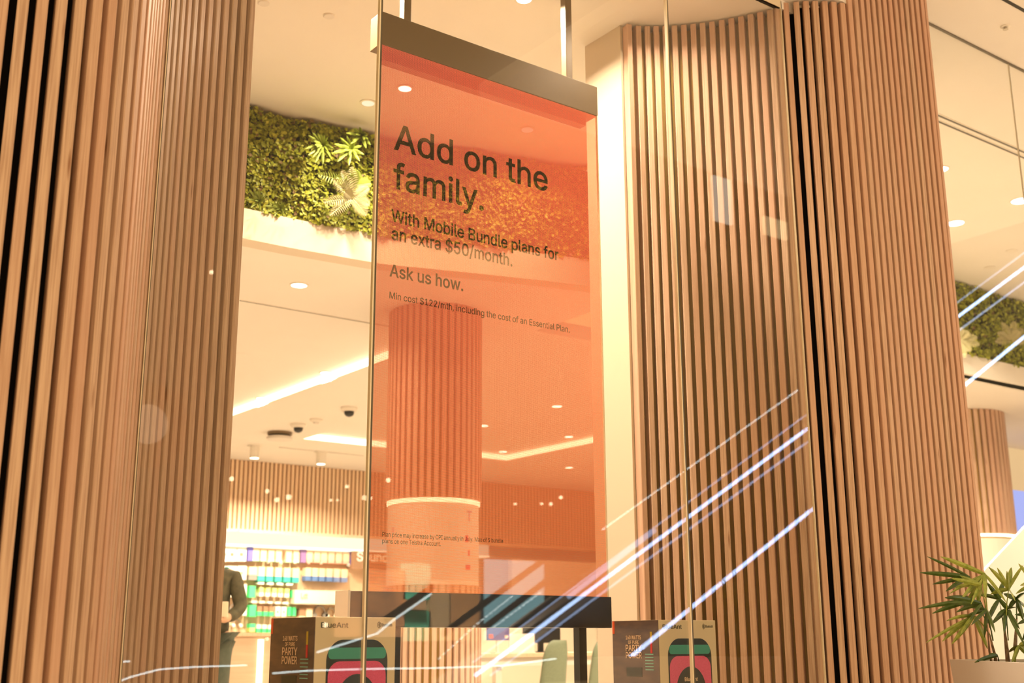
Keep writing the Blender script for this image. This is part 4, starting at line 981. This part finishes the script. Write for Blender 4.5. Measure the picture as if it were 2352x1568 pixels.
mb = MB(); mb.add(ring(0.018, ZP - 0.06), [(0, 1, 2, 3)]); mb.build('soil', noisy('potting_soil', (0.05, 0.03, 0.015), (0.12, 0.08, 0.04), 30, 0.95), pl, fixn=False)
DP = 5.10
base = onD(2290, 1545, DP)
pm = empty('palm', (base.x, base.y, ZP - 0.06), 'potted lady palm with long drooping leaf fingers in the white planter', 'plant')
M['palm_a'] = noisy('palm_leaf_dark', (0.045, 0.085, 0.012), (0.08, 0.13, 0.02), 14, 0.35, (3, 3, 3)); M['palm_b'] = noisy('palm_leaf_light', (0.18, 0.24, 0.03), (0.34, 0.38, 0.07), 12, 0.35, (3, 3, 3))
for (x0, x1, y1, r_) in ((2284, 2268, 1468, .008), (2310, 2300, 1440, .010), (2322, 2330, 1425, .010), (2275, 2262, 1440, .005), (2345, 2360, 1440, .009)):
    p0 = onD(x0, 1552, DP); p0.z = ZP - 0.07; p1 = onD(x1, y1, DP + random.uniform(-.1, .1)); pm_ = (p0 + p1) / 2 + Vector((random.uniform(-.01, .01), 0, 0))
    MB().tube([p0, pm_, p1], [r_, r_ * 0.85, r_ * 0.35], 8).build('cane', M['cane'], pm, smooth=True)
leaves = [((2223, 1334), (2262, 1430), ((2125, 1283), (2108, 1320), (2137, 1348), (2167, 1362)), 'a'),
          ((2258, 1328), (2262, 1420), ((2156, 1284), (2176, 1368), (2202, 1380), (2221, 1370), (2258, 1382), (2306, 1388), (2225, 1395)), 'b'),
          ((2232, 1385), (2262, 1440), ((2104, 1403), (2136, 1413), (2165, 1378), (2225, 1400)), 'a'),
          ((2232, 1423), (2270, 1470), ((2168, 1427), (2121, 1480), (2158, 1475), (2180, 1487), (2262, 1492), (2200, 1460)), 'b'),
          ((2312, 1362), (2305, 1430), ((2266, 1306), (2286, 1312), (2308, 1318), (2345, 1304), (2318, 1308), (2326, 1384), (2270, 1370)), 'b'),
          ((2262, 1410), (2275, 1480), ((2215, 1420), (2225, 1440), (2255, 1470), (2205, 1395), (2280, 1460)), 'a'),
          ((2306, 1410), (2310, 1480), ((2272, 1440), (2336, 1450), (2348, 1490), (2280, 1425), (2330, 1400), (2300, 1460)), 'a'),
          ((2285, 1514), (2290, 1540), ((2232, 1526), (2262, 1512)), 'a'),
          ((2335, 1492), (2325, 1530), ((2352, 1510), (2318, 1530), (2362, 1485), (2310, 1505)), 'b'),
          ((2372, 1350), (2362, 1430), ((2335, 1302), (2350, 1320), (2328, 1370), (2345, 1400), (2338, 1350), (2400, 1320), (2410, 1380)), 'b'),
          ((2368, 1430), (2362, 1500), ((2330, 1440), (2340, 1480), (2358, 1500), (2325, 1415), (2410, 1450), (2400, 1500)), 'a'),
          ((2248, 1352), (2268, 1450), ((2180, 1335), (2188, 1352), (2215, 1385), (2240, 1395), (2200, 1330)), 'b'),
          ((2330, 1385), (2330, 1430), ((2300, 1372), (2310, 1405), (2352, 1365), (2352, 1405), (2345, 1430)), 'a'),
          ((2250, 1395), (2272, 1460), ((2172, 1392), (2190, 1410), (2222, 1430), (2180, 1375)), 'a'),
          ((2290, 1385), (2300, 1450), ((2240, 1370), (2262, 1345), (2300, 1340), (2320, 1420), (2258, 1440)), 'a')]
for hub, cb, tips, k in leaves:
    dd = random.uniform(-0.12, 0.10); h3 = onD(*hub, DP + dd); mb = MB()
    c3 = onD(*cb, DP); mb.tube([c3, (c3 + h3) / 2 + Vector((0, 0, 0.01)), h3], [0.003, 0.0025, 0.002], 6)
    for tp in tips:
        e = onD(*tp, DP + dd + random.uniform(-0.10, 0.08)); blade(mb, h3, e, random.uniform(0.014, 0.023), random.uniform(0.0, 0.03), 0, 7)
    mb.build('leaf', M['palm_a' if k == 'a' else 'palm_b'], pm, fixn=False)

# ================================================================ THE MALL BEHIND THE STREET SIDE (seen mirrored in the glass)
def mir(px, py, Yv):
    q = onY(px, py, Yv); return Vector((q.x, 7.2 - Yv, q.z))
M['led_blue'] = glow('escalator_led', (0.45, 0.62, 1.0), 16.0); M['led_soft'] = glow('escalator_led_soft', (0.5, 0.65, 1.0), 5.0); M['led_dots'] = glow('led_dots', (0.85, 1.0, 1.0), 9.0)
def lightline(mb, p0, p1, Yv, r, dots=False):
    a = mir(*p0, Yv); b = mir(*p1, Yv)
    if not dots: mb.tube([a, b], r, 6)
    else:
        n = int((b - a).length / 0.07)
        for k in range(n):
            t0 = k / n; t1 = (k + 0.6) / n; mb.tube([a.lerp(b, t0), a.lerp(b, t1)], r, 5)
es = empty('escalator', (10, -3.9, 0), 'escalator with blue light strips, mirrored as slanting streaks in the glass', 'escalator')
mb = MB(); lightline(mb, (1085, 1550), (2500, 517), 11, 0.022); lightline(mb, (1330, 1600), (2500, 665), 11, 0.024); mb.build('light_strip', M['led_blue'], es)
mb = MB(); lightline(mb, (1120, 1550), (2500, 552), 11.05, 0.013); lightline(mb, (1080, 1520), (2450, 520), 11.4, 0.009); lightline(mb, (1300, 1372), (1500, 1220), 11.4, 0.03); lightline(mb, (2190, 745), (2400, 590), 11.6, 0.02); mb.build('light_strip', M['led_soft'], es)
mb = MB(); lightline(mb, (1090, 1432), (1175, 1366), 11.5, 0.008, True); lightline(mb, (1128, 1440), (1240, 1358), 11.5, 0.008, True); lightline(mb, (1380, 1218), (1833, 900), 11.5, 0.009, True)
lightline(mb, (1000, 1512), (1090, 1432), 11.5, 0.006, True); mb.build('light_strip', M['led_dots'], es)
# balustrade panels and handrails
mb = MB()
for p0, p1 in (((880, 1420), (990, 1345)), ((1010, 1455), (1260, 1275)), ((1080, 1460), (1290, 1305)), ((1160, 1455), (1330, 1330))):
    a = mir(*p0, 11.7); b = mir(*p1, 11.7); mb.tube([a, b], 0.04, 8)
mb.build('handrail', M['metal_black'], es)
mb = MB(); A_ = mir(1085, 1560, 11.2); B_ = mir(2500, 530, 11.2)
mb.add([(A_.x, A_.y, A_.z - 0.35), (B_.x, B_.y, B_.z - 0.35), (B_.x, B_.y, B_.z - 0.05), (A_.x, A_.y, A_.z - 0.05), (A_.x, A_.y - 0.9, A_.z - 0.35), (B_.x, B_.y - 0.9, B_.z - 0.35), (B_.x, B_.y - 0.9, B_.z - 0.05), (A_.x, A_.y - 0.9, A_.z - 0.05)],
       [(0, 1, 2, 3), (7, 6, 5, 4), (0, 4, 5, 1), (3, 2, 6, 7), (0, 3, 7, 4), (1, 5, 6, 2)])
mb.build('truss_cladding', mat('bronze_cladding', (0.10, 0.07, 0.045), 0.4), es)
# rope light of the lower landing
rl = [(200, 1600), (250, 1562), (300, 1545), (360, 1530), (440, 1525), (560, 1522)]
mb = MB(); pts = [mir(px, py, 9.5) for px, py in rl]
mb.tube(pts, 0.008, 6); pts = [mir(px, py, 9.5) for px, py in ((620, 1541), (700, 1536), (830, 1533), (1000, 1532), (1150, 1528), (1270, 1513))]; mb.tube(pts, 0.009, 6)
pts = [mir(px, py, 9.5) for px, py in ((722, 1494), (800, 1470), (860, 1452), (900, 1420), (985, 1362))]; mb.tube(pts, 0.010, 6)
pts = [mir(px, py, 9.5) for px, py in ((250, 1512), (292, 1511))]; mb.tube(pts, 0.008, 6)
tag(mb.build('rope_light', M['led_dots']), 'thin white string of lights mirrored low across the glass', 'string light')
sc_ = empty('advertising_screen', mir(1178, 1450, 13.5), 'pale blue advertising screen mirrored below the hanging display', 'screen')
a = mir(1112, 1283, 13.5); b = mir(1245, 1470, 13.5)
MB().box(a.x, b.x, a.y - 0.05, a.y, b.z, a.z).build('panel', glow('pale_blue_picture', (0.42, 0.80, 0.85), 3.4), sc_)
MB().box(a.x - 0.04, b.x + 0.04, a.y - 0.10, a.y - 0.055, 0.0, a.z + 0.04).build('casing', M['metal_black'], sc_)
# shopfronts across the mall
def across(px0, py0, px1, py1, Yv, m_, par, nm, dz=0.0):
    a = mir(px0, py0, Yv); b = mir(px1, py1, Yv)
    return MB().box(a.x, b.x, a.y - 0.12, a.y - 0.02, max(0.0, b.z), a.z).build(nm, m_, par)
shp = empty('opposite_shopfront', mir(960, 1500, 15), 'dim shopfront across the mall, mirrored in the dark lower bar', 'shopfront')
across(770, 1300, 925, 1460, 15.0, noisy('shop_poster', (0.10, 0.06, 0.04), (1.0, 0.55, 0.30), 2.2, 0.6), shp, 'poster')
across(925, 1290, 985, 1375, 15.0, mat('teal_front', (0.05, 0.42, 0.34), 0.6), shp, 'fascia'); across(925, 1400, 985, 1470, 15.0, mat('teal_front_dark', (0.04, 0.30, 0.22), 0.6), shp, 'door')
across(983, 1330, 1030, 1470, 15.0, mat('grey_door', (0.75, 0.58, 0.36), 0.6), shp, 'door'); across(1030, 1330, 1112, 1470, 15.0, mat('brown_front', (0.32, 0.18, 0.08), 0.6), shp, 'wall_panel')
across(930, 1375, 975, 1398, 14.9, mat('peach_front', (0.9, 0.62, 0.36), 0.6), shp, 'counter_front')
lamp_obj('lamp', mir(950, 1150, 14.2), 1600, 0.3, parent=shp)  # unseen lamp added to lift the shopfront's mirror image
# bulbs
BL = ['bulb dot beside the left pillar on the pale slats', 'bulb dot on the pale slats, highest of the trio', 'bulb dot on the pale slats, left of the biggest one', 'biggest bulb dot on the pale slats left of the screen', 'bulb dot high on the pale slats, nearest the screen', 'small bulb dot on the slats, left of a close pair', 'small bulb dot on the slats, right of a close pair', 'bright bulb dot on the glass joint beside the screen', 'bright bulb dot at the top left of the lower screen, left of the column ring', 'faint bulb dot just inside the left edge of the screen', 'bulb dot in the lower right of the screen, highest of three', 'bulb dot in the lower right of the screen, leftmost of three', 'bulb dot in the lower right of the screen, lowest of three', 'lone bulb dot in the middle of the lower screen', 'bulb dot under the violet pack of the top row', 'bulb dot under the top row of packs, second from the left', 'bulb dot under the top row of packs, third from the left', 'bulb dot under the top row of packs, fourth from the left', 'bulb dot under the top row of packs, fifth from the left', 'bulb dot under the top row of packs, beside the dark sign', 'bulb dot on the maker name of the left carton', 'lone bulb dot on the slats of the right pillar', 'lone bulb dot on the slats of the left pillar, high up', 'bulb dot on the counter left of the carton']
for k, (px, py, r_) in enumerate(((529, 1094, 6), (611, 1123, 5), (633, 1143, 6), (660, 1137, 7), (794, 1114, 5), (757, 1145, 3.5), (772, 1145, 3), (834, 1140, 7), (889, 1100, 6), (848, 1141, 4), (1285, 1143, 5), (1241, 1157, 4), (1262, 1158, 5), (1180, 1157, 4), (612, 1286, 4), (642, 1287, 4), (674, 1288, 3.5), (705, 1289, 3), (733, 1290, 3), (796, 1294, 4), (742, 1431, 6), (1660, 1098, 7), (487, 619, 5), (608, 1462, 4))):
    c = mir(px, py, 12.0)
    t = empty('pendant_bulb', c, BL[k], 'light bulb', 'pendant bulbs mirrored in the glass')
    MB().lathe([(0.3 * r_ * 0.0045, r_ * 0.0043), (0.8 * r_ * 0.0045, r_ * 0.0028), (r_ * 0.0045, 0), (0.8 * r_ * 0.0045, -r_ * 0.0028), (0.3 * r_ * 0.0045, -r_ * 0.0043)], 12, c).build('bulb', M['bulb'] if 'bulb' in M else M.setdefault('bulb', glow('bulb', (1.0, 0.80, 0.50), 16.0)), t, smooth=True)
    MB().tube([c + Vector((0, 0, r_ * 0.0043)), c + Vector((0, 0, 0.6))], 0.003, 4).build('cord', M['metal_black'], t)
# lit shop window and disc sign
t = empty('shop_window', mir(1665, 450, 11), 'lit window of the opposite shop, mirrored on the right pillar', 'window')
a = mir(1642, 405, 11); b = mir(1686, 520, 11); MB().box(a.x, b.x, a.y - 0.05, a.y, b.z, a.z).build('light_panel', glow('window_light', (1.0, 0.86, 0.68), 3.2), t)
a = mir(1758, 500, 11); b = mir(1812, 556, 11); MB().box(a.x, b.x, a.y - 0.05, a.y, b.z, a.z).build('light_panel', glow('window_light_warm', (1.0, 0.72, 0.38), 2.8), t)
c = mir(340, 966, 11.0); t = empty('round_sign', c, 'round glowing sign mirrored faintly on the left pillar', 'sign')
MB().lathe([(0.19, 0), (0.19, 0.03)], 40, c, axis='y').build('disc', glow('disc_glow', (1.0, 0.70, 0.45), 1.8), t)
MB().lathe([(0.42, 0.04), (0.42, 0.06)], 48, c, axis='y').build('backplate', mat('brown_plate', (0.22, 0.13, 0.08), 0.6), t)
